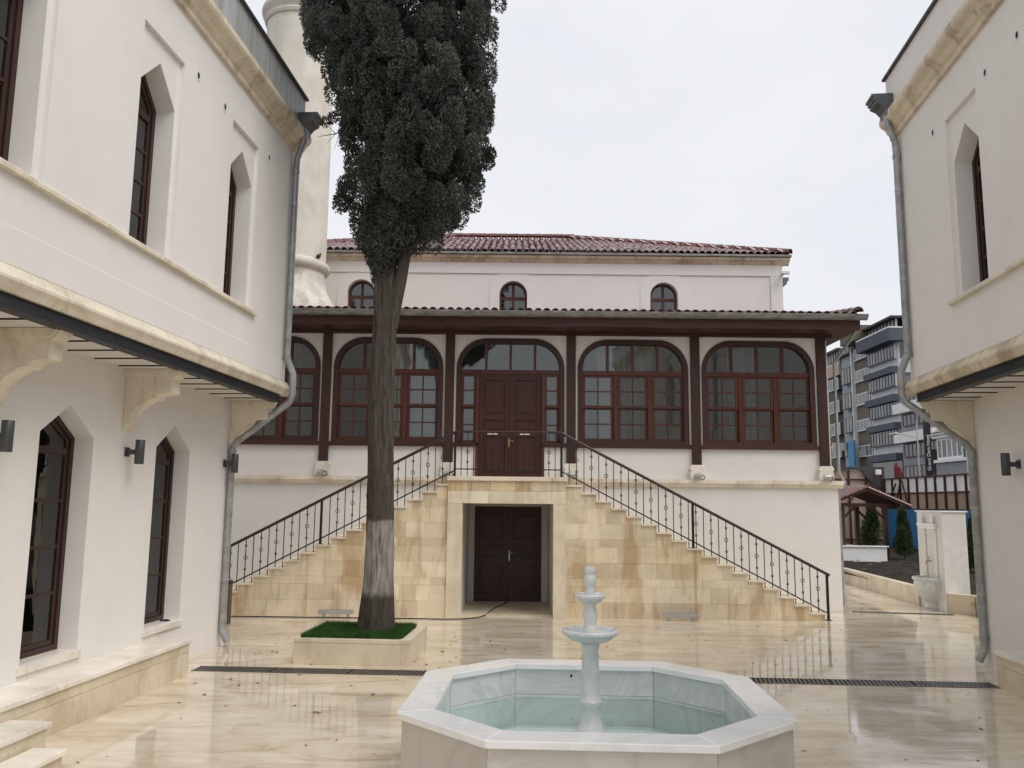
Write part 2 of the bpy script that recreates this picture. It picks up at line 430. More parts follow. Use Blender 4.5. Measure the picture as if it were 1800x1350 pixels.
# ------------------------------------------------------------------ mesh helpers
class MB:
    def __init__(self):
        self.v, self.f = [], []

    def box(self, x0, x1, y0, y1, z0, z1, M=None):
        o = len(self.v)
        p = [(x, y, z) for z in (z0, z1) for y in (y0, y1) for x in (x0, x1)]
        self.v += [M(*q) if M else q for q in p]
        self.f += [tuple(o + i for i in q) for q in ((0, 1, 3, 2), (4, 6, 7, 5), (0, 4, 5, 1), (2, 3, 7, 6), (0, 2, 6, 4), (1, 5, 7, 3))]
        return self

    def prism(self, poly, d0, d1, M):
        """poly in (p,q); extruded from d0 to d1; M(p,q,d) -> xyz"""
        o, n = len(self.v), len(poly)
        self.v += [M(p, q, d0) for p, q in poly] + [M(p, q, d1) for p, q in poly]
        self.f.append(tuple(range(o, o + n)))
        self.f.append(tuple(range(o + 2 * n - 1, o + n - 1, -1)))
        for i in range(n):
            j = (i + 1) % n
            self.f.append((o + i, o + j, o + n + j, o + n + i))
        return self

    def ring(self, outer, inner, d0, d1, M, closed=True):
        o, n = len(self.v), len(outer)
        for pl in (outer, inner):
            for d in (d0, d1):
                self.v += [M(p, q, d) for p, q in pl]
        a0, a1, b0, b1 = o, o + n, o + 2 * n, o + 3 * n
        for i in range(n if closed else n - 1):
            j = (i + 1) % n
            self.f += [(a1 + i, a1 + j, b1 + j, b1 + i), (a0 + i, b0 + i, b0 + j, a0 + j),
                       (a0 + i, a0 + j, a1 + j, a1 + i), (b0 + i, b1 + i, b1 + j, b0 + j)]
        return self

    def tube(self, pts, r, n=8, cap=True):
        pts = [Vector(p) for p in pts]
        o = len(self.v)
        k = len(pts)
        rs = r if isinstance(r, (list, tuple)) else [r] * k
        up = None
        for i, p in enumerate(pts):
            d = (pts[min(i + 1, k - 1)] - pts[max(i - 1, 0)]).normalized()
            if up is None:
                up = Vector((0, 0, 1)) if abs(d.z) < 0.9 else Vector((1, 0, 0))
            a = d.cross(up)
            if a.length < 1e-4:
                a = d.cross(Vector((0, 1, 0)))
            a.normalize()
            b = a.cross(d).normalized()
            up = b
            for j in range(n):
                t = 2 * math.pi * j / n
                self.v.append(tuple(p + (a * math.cos(t) + b * math.sin(t)) * rs[i]))
        for i in range(k - 1):
            for j in range(n):
                q = (j + 1) % n
                self.f.append((o + i * n + j, o + i * n + q, o + (i + 1) * n + q, o + (i + 1) * n + j))
        if cap:
            self.f.append(tuple(o + j for j in range(n))[::-1])
            self.f.append(tuple(o + (k - 1) * n + j for j in range(n)))
        return self

    def lathe(self, prof, n=32, c=(0, 0), a0=0.0, a1=2 * math.pi, rf=None):
        o = len(self.v)
        full = abs(a1 - a0 - 2 * math.pi) < 1e-6
        m = n if full else n + 1
        for r, z in prof:
            for j in range(m):
                t = a0 + (a1 - a0) * j / n
                rr = r * (rf(t, z) if rf else 1)
                self.v.append((c[0] + rr * math.cos(t), c[1] + rr * math.sin(t), z))
        for i in range(len(prof) - 1):
            for j in range(n):
                q = (j + 1) % m
                self.f.append((o + i * m + j, o + i * m + q, o + (i + 1) * m + q, o + (i + 1) * m + j))
        if full:
            self.f.append(tuple(o + j for j in range(m))[::-1])
            self.f.append(tuple(o + (len(prof) - 1) * m + j for j in range(m)))
        return self

    def mesh(self, name, mat, smooth=0.0):
        me = bpy.data.meshes.new(name)
        me.from_pydata(self.v, [], self.f)
        bm = bmesh.new()
        bm.from_mesh(me)
        bmesh.ops.recalc_face_normals(bm, faces=bm.faces)
        bm.to_mesh(me)
        bm.free()
        me.materials.append(mat)
        if smooth:
            me.polygons.foreach_set("use_smooth", [True] * len(me.polygons))
            me.set_sharp_from_angle(angle=R(smooth))
        return me

    def build(self, name, mat, parent=None, smooth=0.0, bevel=0.0, **tags):
        return link(name, self.mesh(name, mat, smooth), parent, bevel, **tags)


def link(name, me, parent=None, bevel=0.0, label=None, category=None, group=None, kind=None, loc=None, rot=None):
    o = bpy.data.objects.new(name, me)
    col.objects.link(o)
    if parent is not None:
        o.parent = parent
    if bevel:
        b = o.modifiers.new("bevel", 'BEVEL')
        b.width = bevel
        b.segments = 2
        b.limit_method = 'ANGLE'
        b.angle_limit = R(50)
    if loc is not None:
        o.location = loc
    if rot is not None:
        o.rotation_euler = rot
    for k, v in (("label", label), ("category", category), ("group", group), ("kind", kind)):
        if v:
            o[k] = v
    return o


def thing(name, label, category, loc=(0, 0, 0), rz=0.0, group=None, kind=None):
    return link(name, None, None, 0, label, category, group, kind, loc, (0, 0, rz))


def bx(name, mat, parent, x0, x1, y0, y1, z0, z1, bevel=0.0, **k):
    return MB().box(x0, x1, y0, y1, z0, z1).build(name, mat, parent, 0, bevel, **k)


def arc(cx, cy, r, a0, a1, n):
    return [(cx + r * math.cos(R(a0 + (a1 - a0) * i / n)), cy + r * math.sin(R(a0 + (a1 - a0) * i / n))) for i in range(n + 1)]


def copy_tree(o, parent=None, loc=None, label=None):
    c = o.copy()
    col.objects.link(c)
    c.parent = parent
    if loc is not None:
        c.location = loc
    if label:
        c["label"] = label
    for ch in list(o.children):
        copy_tree(ch, c)
    return c


# ------------------------------------------------------------------ ground and courtyard floor
bx("ground", ASPHALT, None, -400, 400, -300, 700, -0.4, -0.06, kind="structure")

court = MB().box(-9.5, 12.5, -3.0, 18.09, -0.055, -0.012).build("courtyard_floor", GROUT, None, kind="structure")
rest = MB()
slabs = []
y = -2.9
row = 0
while y < 18.0:
    d = 0.61
    x = -8.0 + (row % 3) * 0.31 - random.random() * 0.3
    while x < 12.3:
        w = random.choice((0.61, 0.8, 0.92, 1.1, 1.22))
        slabs.append((x, min(x + w, 12.4), y, min(y + d, 18.06)))
        x += w
    y += d
    row += 1


def seen(s):
    cx, cy = (s[0] + s[1]) / 2, (s[2] + s[3]) / 2
    if cy < 4.6 or abs(cx) > 0.64 * cy + 0.6:
        return -1
    if cx < -4.4 + 0.07 * (cy - 13.1) - 0.1 and cy < 13:
        return -1
    if cx > 6.6 and cy < 12.3:
        return -1
    return (s[1] - s[0]) * (s[3] - s[2]) / cy ** 3


slabs.sort(key=seen, reverse=True)
for i, (x0, x1, y0, y1) in enumerate(slabs):
    g = 0.0007
    if i < 290:
        hx, hy = (x1 - x0) / 2 - g, (y1 - y0) / 2 - g
        o = MB().box(-hx, hx, -hy, hy, -0.014, 0.0).build("paving_slab", FLOOR, court,
                 loc=((x0 + x1) / 2, (y0 + y1) / 2, random.uniform(-0.0005, 0.0006)),
                 rot=(R(random.uniform(-0.05, 0.05)), R(random.uniform(-0.04, 0.04)), 0))
    else:
        rest.box(x0 + g, x1 - g, y0 + g, y1 - g, -0.014, 0.0)
rest.build("paving", FLOOR, court, kind="stuff")
# paved lane running back beside the prayer hall
lane = MB().box(7.05, 10.4, 18.10, 60, -0.055, -0.012).build("lane_paving_bed", GROUT, None, kind="structure")
mb = MB()
yy = 18.11
while yy < 44:
    xx = 7.06
    while xx < 10.3:
        w = random.choice((0.8, 1.0, 1.2))
        mb.box(xx + .002, min(xx + w, 10.38) - .002, yy + .002, yy + .518, -0.014, 0.0)
        xx += w
    yy += 0.52
mb.build("lane_paving", FLOOR, lane, kind="stuff")


# ------------------------------------------------------------------ prayer hall (porch in front, hall behind)
CX = -0.02
YF, YB = 18.08, 21.2
mosque = thing("prayer_hall", "white prayer hall with glazed timber porch and low red tiled roofs behind the stairs", "mosque", (CX, YF, 0))
# local frame: x right, y back (0 at the facade), z up


def MF(p, q, d):       # facade map: p = x, q = z, d = outwards (towards the courtyard)
    return (p, -d, q)


HW = 7.04
bodyY = YB - YF
PX = [-6.75, -4.03, -1.34, 1.31, 4.02, 6.78]
# lower wall with the passage opening
lw = MB()
lw.box(-HW, -0.93, 0, 0.3, 0, 2.6)
lw.box(0.86, HW, 0, 0.3, 0, 2.6)
lw.box(-0.93, 0.86, 0, 0.3, 2.18, 2.6)
lw.build("wall", WHITE, mosque)
sc = MB()
prof = [(0, 2.58), (0.05, 2.58), (0.07, 2.63), (0.10, 2.66), (0.10, 2.735), (0, 2.735)]
sc.prism(prof, -HW - 0.1, HW + 0.1, lambda p, q, d: (d, -p, q))
sc.build("string_course", CREAM, mosque, bevel=0.004)
# floor and ceiling of porch, side walls
bx("floor", WHITE_INNER, mosque, -HW + .2, HW - .2, 0.3, bodyY, 2.45, 2.70)
bx("ceiling", WHITE_INNER, mosque, -HW, HW, 0.25, bodyY, 5.96, 6.02)
for sx in (-1, 1):
    bx("side_wall", WHITE, mosque, min(sx * HW, sx * (HW - .2)), max(sx * HW, sx * (HW - .2)), 0.302, bodyY, 0, 5.955)
# posts on stone bases
for px in PX:
    p = bx("post", WOOD, mosque, px - 0.10, px + 0.10, -0.055, 0.15, 3.05, 5.86, bevel=0.006)
    b = MB()
    b.prism([(-.155, 2.737), (-.155, 2.90), (-.13, 2.93), (-.155, 2.95), (-.165, 2.99), (-.15, 3.03), (-.12, 3.05),
             (.12, 3.05), (.15, 3.03), (.165, 2.99), (.155, 2.95), (.13, 2.93), (.155, 2.90), (.155, 2.737)], -0.15, 0.095,
            lambda q, z, d, px=px: (px + q, -d, z))
    b.build("post_base", BENCH_TOP, mosque, bevel=0.008)


def round_rect(x0, x1, z0, z1, r, n=10):
    return [(x0, z0), (x1, z0)] + arc(x1 - r, z1 - r, r, 0, 90, n) + arc(x0 + r, z1 - r, r, 90, 180, n)


# panels of plaster with basket-arched openings, then the glazing
W_Z0, W_Z1, W_R = 3.49, 5.785, 0.66


def top_above(x0, x1, o0, o1, zc, z1, r, n=10):
    """region above an arched opening up to zc"""
    pts = [(x1, zc), (x0, zc), (x0, z1 - r)] + [(o0, z1 - r)] if False else None
    a = arc(o0 + r, z1 - r, r, 180, 90, n) + arc(o1 - r, z1 - r, r, 90, 0, n)
    return a + [(o1, zc), (o0, zc)]


def arch_window(px0, px1, door=False):
    x0, x1 = px0 + 0.10, px1 - 0.10
    o0, o1 = x0 + 0.045, x1 - 0.045
    pan = MB()
    pan.prism([(x0, 2.737), (x1, 2.737), (x1, 3.40), (x0, 3.40)] if not door else [(x0, 2.737), (-0.70, 2.737), (-0.70, 3.40), (x0, 3.40)], -0.2, -0.02, MF)
    if door:
        pan.prism([(0.67, 2.737), (x1, 2.737), (x1, 3.40), (0.67, 3.40)], -0.2, -0.02, MF)
    pan.prism([(x0, 3.40), (o0, 3.40), (o0, 5.86), (x0, 5.86)], -0.2, -0.02, MF)
    pan.prism([(o1, 3.40), (x1, 3.40), (x1, 5.86), (o1, 5.86)], -0.2, -0.02, MF)
    pan.prism(top_above(x0, x1, o0, o1, 5.86, W_Z1, W_R), -0.2, -0.02, MF)
    pan.build("wall_panel", WHITE, mosque)
    # outer frame
    fr = MB()
    out = round_rect(o0, o1, W_Z0 - 0.09, W_Z1, W_R)
    inn = round_rect(o0 + 0.11, o1 - 0.11, W_Z0 + 0.06, W_Z1 - 0.11, W_R - 0.11)
    if not door:
        fr.ring(out, inn, -0.19, 0.005, MF)
        # sill boards across the bay
        s = MB()
        s.prism([(x0, 3.395), (x1, 3.395), (x1, 3.435), (x0, 3.435)], -0.1, 0.045, MF)
        s.prism([(x0, 3.435), (x1, 3.435), (x1, 3.485), (x0, 3.485)], -0.1, 0.03, MF)
    else:
        # two sills at the sidelights, frame open for the door
        fr.ring(out[1:] + [out[0]], inn[1:] + [inn[0]], -0.19, 0.005, MF, closed=False)
        s = MB()
        for a, b2 in ((x0, -0.70), (0.67, x1)):
            s.prism([(a, 3.395), (b2, 3.395), (b2, 3.435), (a, 3.435)], -0.1, 0.045, MF)
            s.prism([(a, 3.435), (b2, 3.435), (b2, 3.485), (a, 3.485)], -0.1, 0.03, MF)
    win = fr.build("arched_window", WOOD, mosque, bevel=0.004)
    s.build("sill", WOOD_H, win, bevel=0.004)
    a0, a1 = o0 + 0.11, o1 - 0.11
    zt0, zt1 = 4.99, 5.09
    tr = MB()
    tr.prism([(a0, zt0), (a1, zt0), (a1, zt1), (a0, zt1)], -0.13, -0.03, MF)
    tr.build("transom", SASH, win, bevel=0.004)
    # four arched lights
    n = 4
    wL = (a1 - a0) / n
    rr = W_R - 0.11
    zt = W_Z1 - 0.11

    def zarch(x):
        if x < a0 + rr:
            return zt - rr + math.sqrt(max(0, rr * rr - (a0 + rr - x) ** 2))
        if x > a1 - rr:
            return zt - rr + math.sqrt(max(0, rr * rr - (x - a1 + rr) ** 2))
        return zt
    for i in range(n):
        l, r_ = a0 + i * wL, a0 + (i + 1) * wL
        if i:
            mu = MB()
            mu.prism([(l - .028, zt1), (l + .028, zt1), (l + .028, zarch(l)), (l - .028, zarch(l))], -0.12, -0.035, MF)
            mu.build("mullion", SASH, win)
        xs = np.linspace(l + (0.028 if i else 0.0), r_ - (0.028 if i < n - 1 else 0.0), 11)
        poly = [(xs[0], zt1), (xs[-1], zt1)] + [(x, zarch(x)) for x in xs[::-1]]
        MB().prism(poly, -0.092, -0.086, MF).build("pane", GLASS, win)
    if not door:
        cols = [(a0, a0 + (a1 - a0) * 0.323), (a0 + (a1 - a0) * 0.337, a0 + (a1 - a0) * 0.663), (a0 + (a1 - a0) * 0.677, a1)]
        for k in (0, 1):
            m_ = (cols[k][1] + cols[k + 1][0]) / 2
            mu = MB()
            mu.prism([(m_ - .045, W_Z0 + .06), (m_ + .045, W_Z0 + .06), (m_ + .045, zt0), (m_ - .045, zt0)], -0.14, -0.05, MF)
            mu.build("mullion", SASH, win, bevel=0.003)
        for ci, (l, r_) in enumerate(cols):
            l2 = l + (0.035 if ci else 0.0)
            r2 = r_ - (0.035 if ci < 2 else 0.0)
            for lev, (zb, ztp, dep) in enumerate(((W_Z0 + 0.06, 4.285, -0.10), (4.27, zt0, -0.055))):
                sash_win(win, l2 + .002, r2 - .002, zb + .002, ztp - .002, dep, 2, 2)
    return win, (a0, a1, zt0)


def sash_win(win, l, r, zb, zt, dep, nx, nz, fw=0.055, bw=0.03, nm="sash"):
    sa = MB()
    sa.ring([(l, zb), (r, zb), (r, zt), (l, zt)], [(l + fw, zb + fw), (r - fw, zb + fw), (r - fw, zt - fw * .8), (l + fw, zt - fw * .8)], dep - 0.04, dep, MF)
    gl, gr, gb, gt = l + fw, r - fw, zb + fw, zt - fw * .8
    for i in range(1, nx):
        x = gl + (gr - gl) * i / nx
        sa.box(x - bw / 2, x + bw / 2, -dep + .004, -dep + .036, gb, gt)
    for j in range(1, nz):
        z = gb + (gt - gb) * j / nz
        sa.box(gl, gr, -dep + .006, -dep + .034, z - bw / 2, z + bw / 2)
    sa.build(nm, SASH, win)
    for i in range(nx):
        for j in range(nz):
            x0_, x1_ = gl + (gr - gl) * i / nx, gl + (gr - gl) * (i + 1) / nx
            z0_, z1_ = gb + (gt - gb) * j / nz, gb + (gt - gb) * (j + 1) / nz
            x0_ += bw / 2 if i else 0
            x1_ -= bw / 2 if i < nx - 1 else 0
            z0_ += bw / 2 if j else 0
            z1_ -= bw / 2 if j < nz - 1 else 0
            MB().box(x0_, x1_, -dep + .018, -dep + .022, z0_, z1_).build("pane", GLASS, win)


for i in (0, 1, 3, 4):
    arch_window(PX[i], PX[i + 1])
dwin, (da0, da1, dz) = arch_window(PX[2], PX[3], True)
# side lights of the entrance
for l, r_ in ((da0, -0.76), (0.73, da1)):
    sash_win(dwin, l + .002, r_ - .002, 4.27, dz - .002, -0.05, 1, 2)
    sash_win(dwin, l + .002, r_ - .002, W_Z0 + .0, 4.268, -0.10, 1, 2)


def panelled_door(parent, x0, x1, z0, z1, y, mat, rows, nm="door_leaf", knob=1):
    """one leaf; front face at local y; rows = list of (z0,z1) panels"""
    lf = MB()
    st = 0.11
    lf.box(x0, x0 + st, y, y + .05, z0, z1)
    lf.box(x1 - st, x1, y, y + .05, z0, z1)
    zs = [z0] + [v for r in rows for v in r] + [z1]
    for k in range(0, len(zs), 2):
        lf.box(x0 + st, x1 - st, y + .001, y + .049, zs[k], zs[k + 1])
    o = lf.build(nm, mat, parent, bevel=0.003)
    for (a, b2) in rows:
        p = MB()
        p.box(x0 + st + .002, x1 - st - .002, y + .022, y + .04, a + .002, b2 - .002)
        p.prism([(x0 + st + .05, a + .05), (x1 - st - .05, a + .05), (x1 - st - .05, b2 - .05), (x0 + st + .05, b2 - .05)], -y - .022, -y - .008, MF)
        p.build("door_panel", mat, o, bevel=0.004)
    return o


jm = MB()
for a, b2 in ((-0.758, -0.70), (0.672, 0.73)):
    jm.box(a, b2, -0.03, 0.12, 2.71, 4.988)
jm.build("door_jamb", SASH, mosque, bevel=0.004)
L1 = panelled_door(mosque, -0.698, -0.017, 2.712, 4.985, 0.02, DOORW, [(2.83, 3.62), (3.74, 3.98), (4.10, 4.86)])
L2 = panelled_door(mosque, -0.013, 0.670, 2.712, 4.985, 0.02, DOORW, [(2.83, 3.62), (3.74, 3.98), (4.10, 4.86)])
MB().box(-0.035, 0.005, -0.0, 0.019, 2.72, 4.98).build("door_strip", DOORW, L1, bevel=0.003)
hd = MB()
hd.box(-0.05, -0.02, -0.012, -0.001, 3.40, 3.58)
hd.tube([(-0.035, -0.02, 3.52), (-0.035, -0.06, 3.52), (0.06, -0.06, 3.52)], 0.009, 6)
hd.build("handle", BRASS, L1)
for x0_ in (-0.50, 0.20):
    MB().box(x0_, x0_ + 0.22, 0.012, 0.019, 3.665, 3.69).build("notice_strip", WHITEP, L1 if x0_ < 0 else L2)
bx("door_sill", TREAD, mosque, -0.9, 0.87, -0.01, 0.3, 2.702, 2.711)

# entrance hall behind: front wall of the hall proper with three arched windows
bw = MB()
BT = 8.42
wc = [-3.93, 0.03, 3.95]
hwid, wz_t, wz_s = 0.36, 7.93, 7.57


def body_cols(mbx, d0, d1):
    edges = [-HW + .0]
    for c in wc:
        edges += [c - hwid, c + hwid]
    edges += [HW]
    for k in range(0, len(edges), 2):
        mbx.box(edges[k], edges[k + 1], bodyY + d0, bodyY + d1, 0, BT)
    for c in wc:
        mbx.box(c - hwid, c + hwid, bodyY + d0, bodyY + d1, 0, 6.5)
        a = arc(c, wz_s, hwid, 180, 0, 14)
        mbx.prism(a + [(c + hwid, BT), (c - hwid, BT)], -bodyY - d1, -bodyY - d0, MF)


body_cols(bw, 0, 0.35)
DEP = 10.6
bw.box(-HW, -HW + .35, bodyY + .351, bodyY + DEP - .351, 0, BT)
bw.box(HW - .35, HW, bodyY + .351, bodyY + DEP - .351, 0, BT)
bw.box(-HW, HW, bodyY + DEP - .35, bodyY + DEP, 0, BT)
bw.build("hall_wall", WHITE, mosque)
# raised border of the hall wall
rb = MB()
rb.box(-HW + .001, HW - .001, bodyY - .03, bodyY - .001, 8.12, BT)
for sx in (-1, 1):
    rb.box(min(sx * HW, sx * (HW - .32)) + .001, max(sx * HW, sx * (HW - .32)) - .001, bodyY - .03, bodyY - .001, 6.0, 8.119)
rb.build("wall_border", WHITE, mosque, bevel=0.006)
for c in wc:
    r_ = MB()
    o_ = [(c - .62, 6.4), (c + .62, 6.4), (c + .62, 7.62)] + arc(c, 7.62, .62, 5, 175, 14) + [(c - .62, 7.62)]
    i_ = [(c - hwid, 6.4), (c + hwid, 6.4), (c + hwid, wz_s)] + arc(c, wz_s, hwid, 5, 175, 14) + [(c - hwid, wz_s)]
    r_.ring(o_, i_, -bodyY + .001, -bodyY + .013, MF)
    r_.build("window_surround", WHITE, mosque)
    f = MB()
    d = bodyY + 0.16
    oo = [(c - hwid, 6.5), (c + hwid, 6.5)] + arc(c, wz_s, hwid, 0, 180, 14)
    ii = [(c - hwid + .06, 6.56), (c + hwid - .06, 6.56)] + arc(c, wz_s, hwid - .06, 0, 180, 14)
    f.ring(oo, ii, -d - .08, -d, MF)
    f.box(c - hwid + .06, c + hwid - .06, d + .005, d + .07, 7.46, 7.54)
    f.box(c - .035, c + .035, d + .007, d + .068, 6.56, 7.459)
    f.box(c - .022, c + .022, d + .007, d + .068, 7.541, wz_t - .06)
    wn = f.build("hall_window", SASH, mosque)
    for l, r2 in ((c - hwid + .06, c - .035), (c + .035, c + hwid - .06)):
        MB().box(l, r2, d + .03, d + .036, 6.56, 7.46).build("pane", GLASS, wn)
        xs = np.linspace(l, r2, 8)
        hz = lambda x: wz_s + math.sqrt(max(0, (hwid - .06) ** 2 - (x - c) ** 2))
        MB().prism([(l, 7.54), (r2, 7.54)] + [(x, hz(x)) for x in xs[::-1]], -d - .036, -d - .03, MF).build("pane", GLASS, wn)
cn = MB()
cprof = [(0, 8.40), (0.05, 8.42), (0.10, 8.48), (0.17, 8.52), (0.17, 8.585), (0, 8.585)]
cn.prism(cprof, -HW - .17, HW + .17, lambda p, q, d: (d, bodyY - p, q))
cn.prism(cprof, bodyY, bodyY + DEP, lambda p, q, d: (HW + p, d, q))
cn.build("cornice", CORNICE, mosque, bevel=0.006)
bx("hall_gutter", GALV_OLD, mosque, -HW - .20, HW + .20, bodyY - .23, bodyY - .05, 8.587, 8.645, bevel=0.01)


# tiles
def tile_mb(r=0.085, L=0.37, n=6, th=0.014):
    """a half-round clay tile, eave end at y=0, running to +y, slightly tapering"""
    m = MB()
    o = 0
    for (yy, sc_) in ((0, 1.0), (L, 0.82)):
        for rr in (r * sc_, (r - th) * sc_):
            for k in range(n + 1):
                t = math.pi * k / n
                m.v.append((rr * math.cos(t), yy, rr * math.sin(t) + yy * 0.02))
    q = n + 1
    for k in range(n):
        m.f.append((k, k + 1, 2 * q + k + 1, 2 * q + k))                 # outer
        m.f.append((q + k, 3 * q + k, 3 * q + k + 1, q + k + 1))         # inner
        m.f.append((k, q + k, q + k + 1, k + 1))                         # front lip
    return m


tile_me = tile_mb().mesh("roof_tile", TILE, 40)
big_tile_me = tile_mb(0.115, 0.42).mesh("ridge_tile", TILE, 40)


def add_tile(mbx, proto, M):
    o = len(mbx.v)
    mbx.v += [tuple(M @ Vector(v)) for v in proto.v]
    mbx.f += [tuple(i + o for i in f) for f in proto.f]


proto_tile = tile_mb()
# hall roof: hipped
EY, EZ = bodyY - 0.19, 8.66
RY, RZ = bodyY + DEP / 2, 10.78
EX, RX = HW + 0.17, 1.9
pitch = math.atan2(RZ - EZ, RY - EY)
slope_len = math.hypot(RZ - EZ, RY - EY)
dk = MB()
BY = bodyY + DEP + .2
dv = [(-EX, EY, EZ - .03), (EX, EY, EZ - .03), (RX, RY, RZ - .03), (-RX, RY, RZ - .03), (EX, BY, EZ - .03), (-EX, BY, EZ - .03)]
dk.v += dv
dk.f += [(0, 1, 2, 3), (1, 4, 2), (4, 5, 3, 2), (5, 0, 3), (0, 5, 4, 1)]
hall_roof = dk.build("hall_roof", TILE, mosque)
stuff = MB()
SP, EXPO = 0.182, 0.30
rows_n = int(slope_len / EXPO)
cnt = 0
for r_i in range(rows_n):
    s_ = r_i * EXPO
    yy, zz = EY + s_ * math.cos(pitch), EZ + s_ * math.sin(pitch)
    lim = EX - (yy - EY) / (RY - EY) * (EX - RX) - 0.08
    nc = int(lim / SP)
    for c in range(-nc, nc + 1):
        j = random.uniform(-.008, .008)
        if cnt < 215 and abs(c * SP) < 7.3 and not (c * SP < -4.6):
            link("roof_tile", tile_me, hall_roof, loc=(c * SP + j, yy, zz), rot=(pitch + R(random.uniform(-1, 1)), 0, R(random.uniform(-1.5, 1.5))))
            cnt += 1
        else:
            add_tile(stuff, proto_tile, Matrix.Translation((c * SP + j, yy, zz)) @ Matrix.Rotation(pitch + R(random.uniform(-1, 1)), 4, 'X') @ Matrix.Rotation(R(random.uniform(-1.5, 1.5)), 4, 'Z'))
# side slope, right
sp_pitch = math.atan2(RZ - EZ, EX - RX)
for r_i in range(int(math.hypot(RZ - EZ, EX - RX) / EXPO)):
    s_ = r_i * EXPO
    xx, zz = EX - s_ * math.cos(sp_pitch), EZ + s_ * math.sin(sp_pitch)
    f_ = (EX - xx) / (EX - RX)
    ya, yb = EY + f_ * (RY - EY) + .1, BY - f_ * (BY - RY) - .1
    for k in range(int((yb - ya) / SP)):
        add_tile(stuff, proto_tile, Matrix.Translation((xx, ya + k * SP, zz)) @ Matrix.Rotation(math.pi / 2, 4, 'Z') @ Matrix.Rotation(sp_pitch, 4, 'X'))
stuff.build("tile_courses", TILE, hall_roof, 40, kind="stuff")


def tile_line(parent, a, b, step=0.34, me=None, first=False, nm="ridge_tile"):
    a, b = Vector(a), Vector(b)
    d = b - a
    n = int(d.length / step)
    rz = math.atan2(-d.x, d.y)
    pt = math.atan2(d.z, math.hypot(d.x, d.y))
    for i in range(n):
        p = a + d * (i / n)
        link(nm, me or big_tile_me, parent, loc=p + Vector((0, 0, 0.02)), rot=(pt + R(random.uniform(-1, 1)), R(random.uniform(-2, 2)), rz))


for sx in (-1, 1):
    tile_line(hall_roof, (sx * EX, EY, EZ + .02), (sx * RX, RY, RZ + .03))
tile_line(hall_roof, (RX + .1, RY, RZ + .05), (-RX - .1, RY, RZ + .05))

# porch roof
PY0, PZ0 = -0.66, 6.245
PYE, PZE = bodyY, 6.88
pp = math.atan2(PZE - PZ0, PYE - PY0)
PEX = 7.42
pd = MB()
pd.v += [(-PEX, PY0, PZ0 - .04), (PEX, PY0, PZ0 - .04), (PEX, PYE - .002, PZE - .04), (-PEX, PYE - .002, PZE - .04),
         (-PEX, PY0, PZ0 - .07), (PEX, PY0, PZ0 - .07), (PEX, PYE - .002, PZE - .07), (-PEX, PYE - .002, PZE - .07)]
pd.f += [(0, 1, 2, 3), (7, 6, 5, 4), (0, 4, 5, 1), (1, 5, 6, 2), (2, 6, 7, 3), (3, 7, 4, 0)]
porch_roof = pd.build("porch_roof", TILE, mosque)
stuff = MB()
nr = int(math.hypot(PZE - PZ0, PYE - PY0) / EXPO)
for r_i in range(nr):
    yy, zz = PY0 + r_i * EXPO * math.cos(pp), PZ0 + r_i * EXPO * math.sin(pp)
    for c in range(-39, 40):
        X_ = c * 0.1865
        if r_i == 0:
            link("roof_tile", tile_me, porch_roof, loc=(X_ + random.uniform(-.006, .006), yy - .02 + random.uniform(-.012, .008), zz - .01),
                 rot=(pp + R(random.uniform(-1.5, 1.5)), R(random.uniform(-3, 3)), R(random.uniform(-2, 2))))
        else:
            add_tile(stuff, proto_tile, Matrix.Translation((X_, yy, zz)) @ Matrix.Rotation(pp, 4, 'X'))
stuff.build("tile_courses", TILE, porch_roof, 40, kind="stuff")
for sx in (-1, 1):
    tile_line(porch_roof, (sx * (PEX - .03), PY0, PZ0 + .05), (sx * (PEX - .03), PYE, PZE + .05))
# eaves: gutter, fascia, soffit, wall beam
gt = MB()
gprof = [(0, 6.15), (0.045, 6.115), (0.11, 6.135), (0.15, 6.19), (0.155, 6.235), (0.14, 6.235), (0.10, 6.155), (0.045, 6.135), (0.0, 6.165)]
gt.prism([(p + 0.655, q) for p, q in gprof], -PEX - .12, PEX + .12, lambda p, q, d: (d, -p, q))
gt.build("gutter", GALV_OLD, mosque, 30)
fs = MB()
fs.box(-PEX, PEX, -0.65, -0.61, 5.925, 6.16)
for sx in (-1, 1):
    fs.box(min(sx * PEX, sx * (PEX - .04)), max(sx * PEX, sx * (PEX - .04)), -0.609, bodyY - .01, 5.925, 6.22)
fs.build("fascia", WOOD_H, mosque, bevel=0.005)
bx("soffit", WOOD_H, mosque, -PEX + .041, PEX - .041, -0.608, 0.2, 5.93, 5.955)
bx("wall_beam", WOOD_H, mosque, -HW + .02, HW - .02, -0.065, 0.24, 5.862, 5.928)
for k in range(6):   # soffit boards of the right-hand verge
    bx("soffit_board", WOOD_H, mosque, HW + .002, PEX - .042, 0.205 + k * .42, 0.205 + k * .42 + .41, 5.93, 5.95)
# downpipe at the right corner
pm = MB()
pm.tube([(PEX - .02, -0.58, 6.13), (PEX - .02, -0.58, 5.98), (HW + .20, 0.06, 5.50), (HW + .075, 0.10, 5.35), (HW + .075, 0.10, 2.9), (HW + .17, 0.08, 2.74),
         (HW + .17, .08, 2.56), (HW + .055, .1, 2.45), (HW + .055, 0.10, 0.12)], 0.034, 12)
pm.build("downpipe", GALV, mosque, 50)
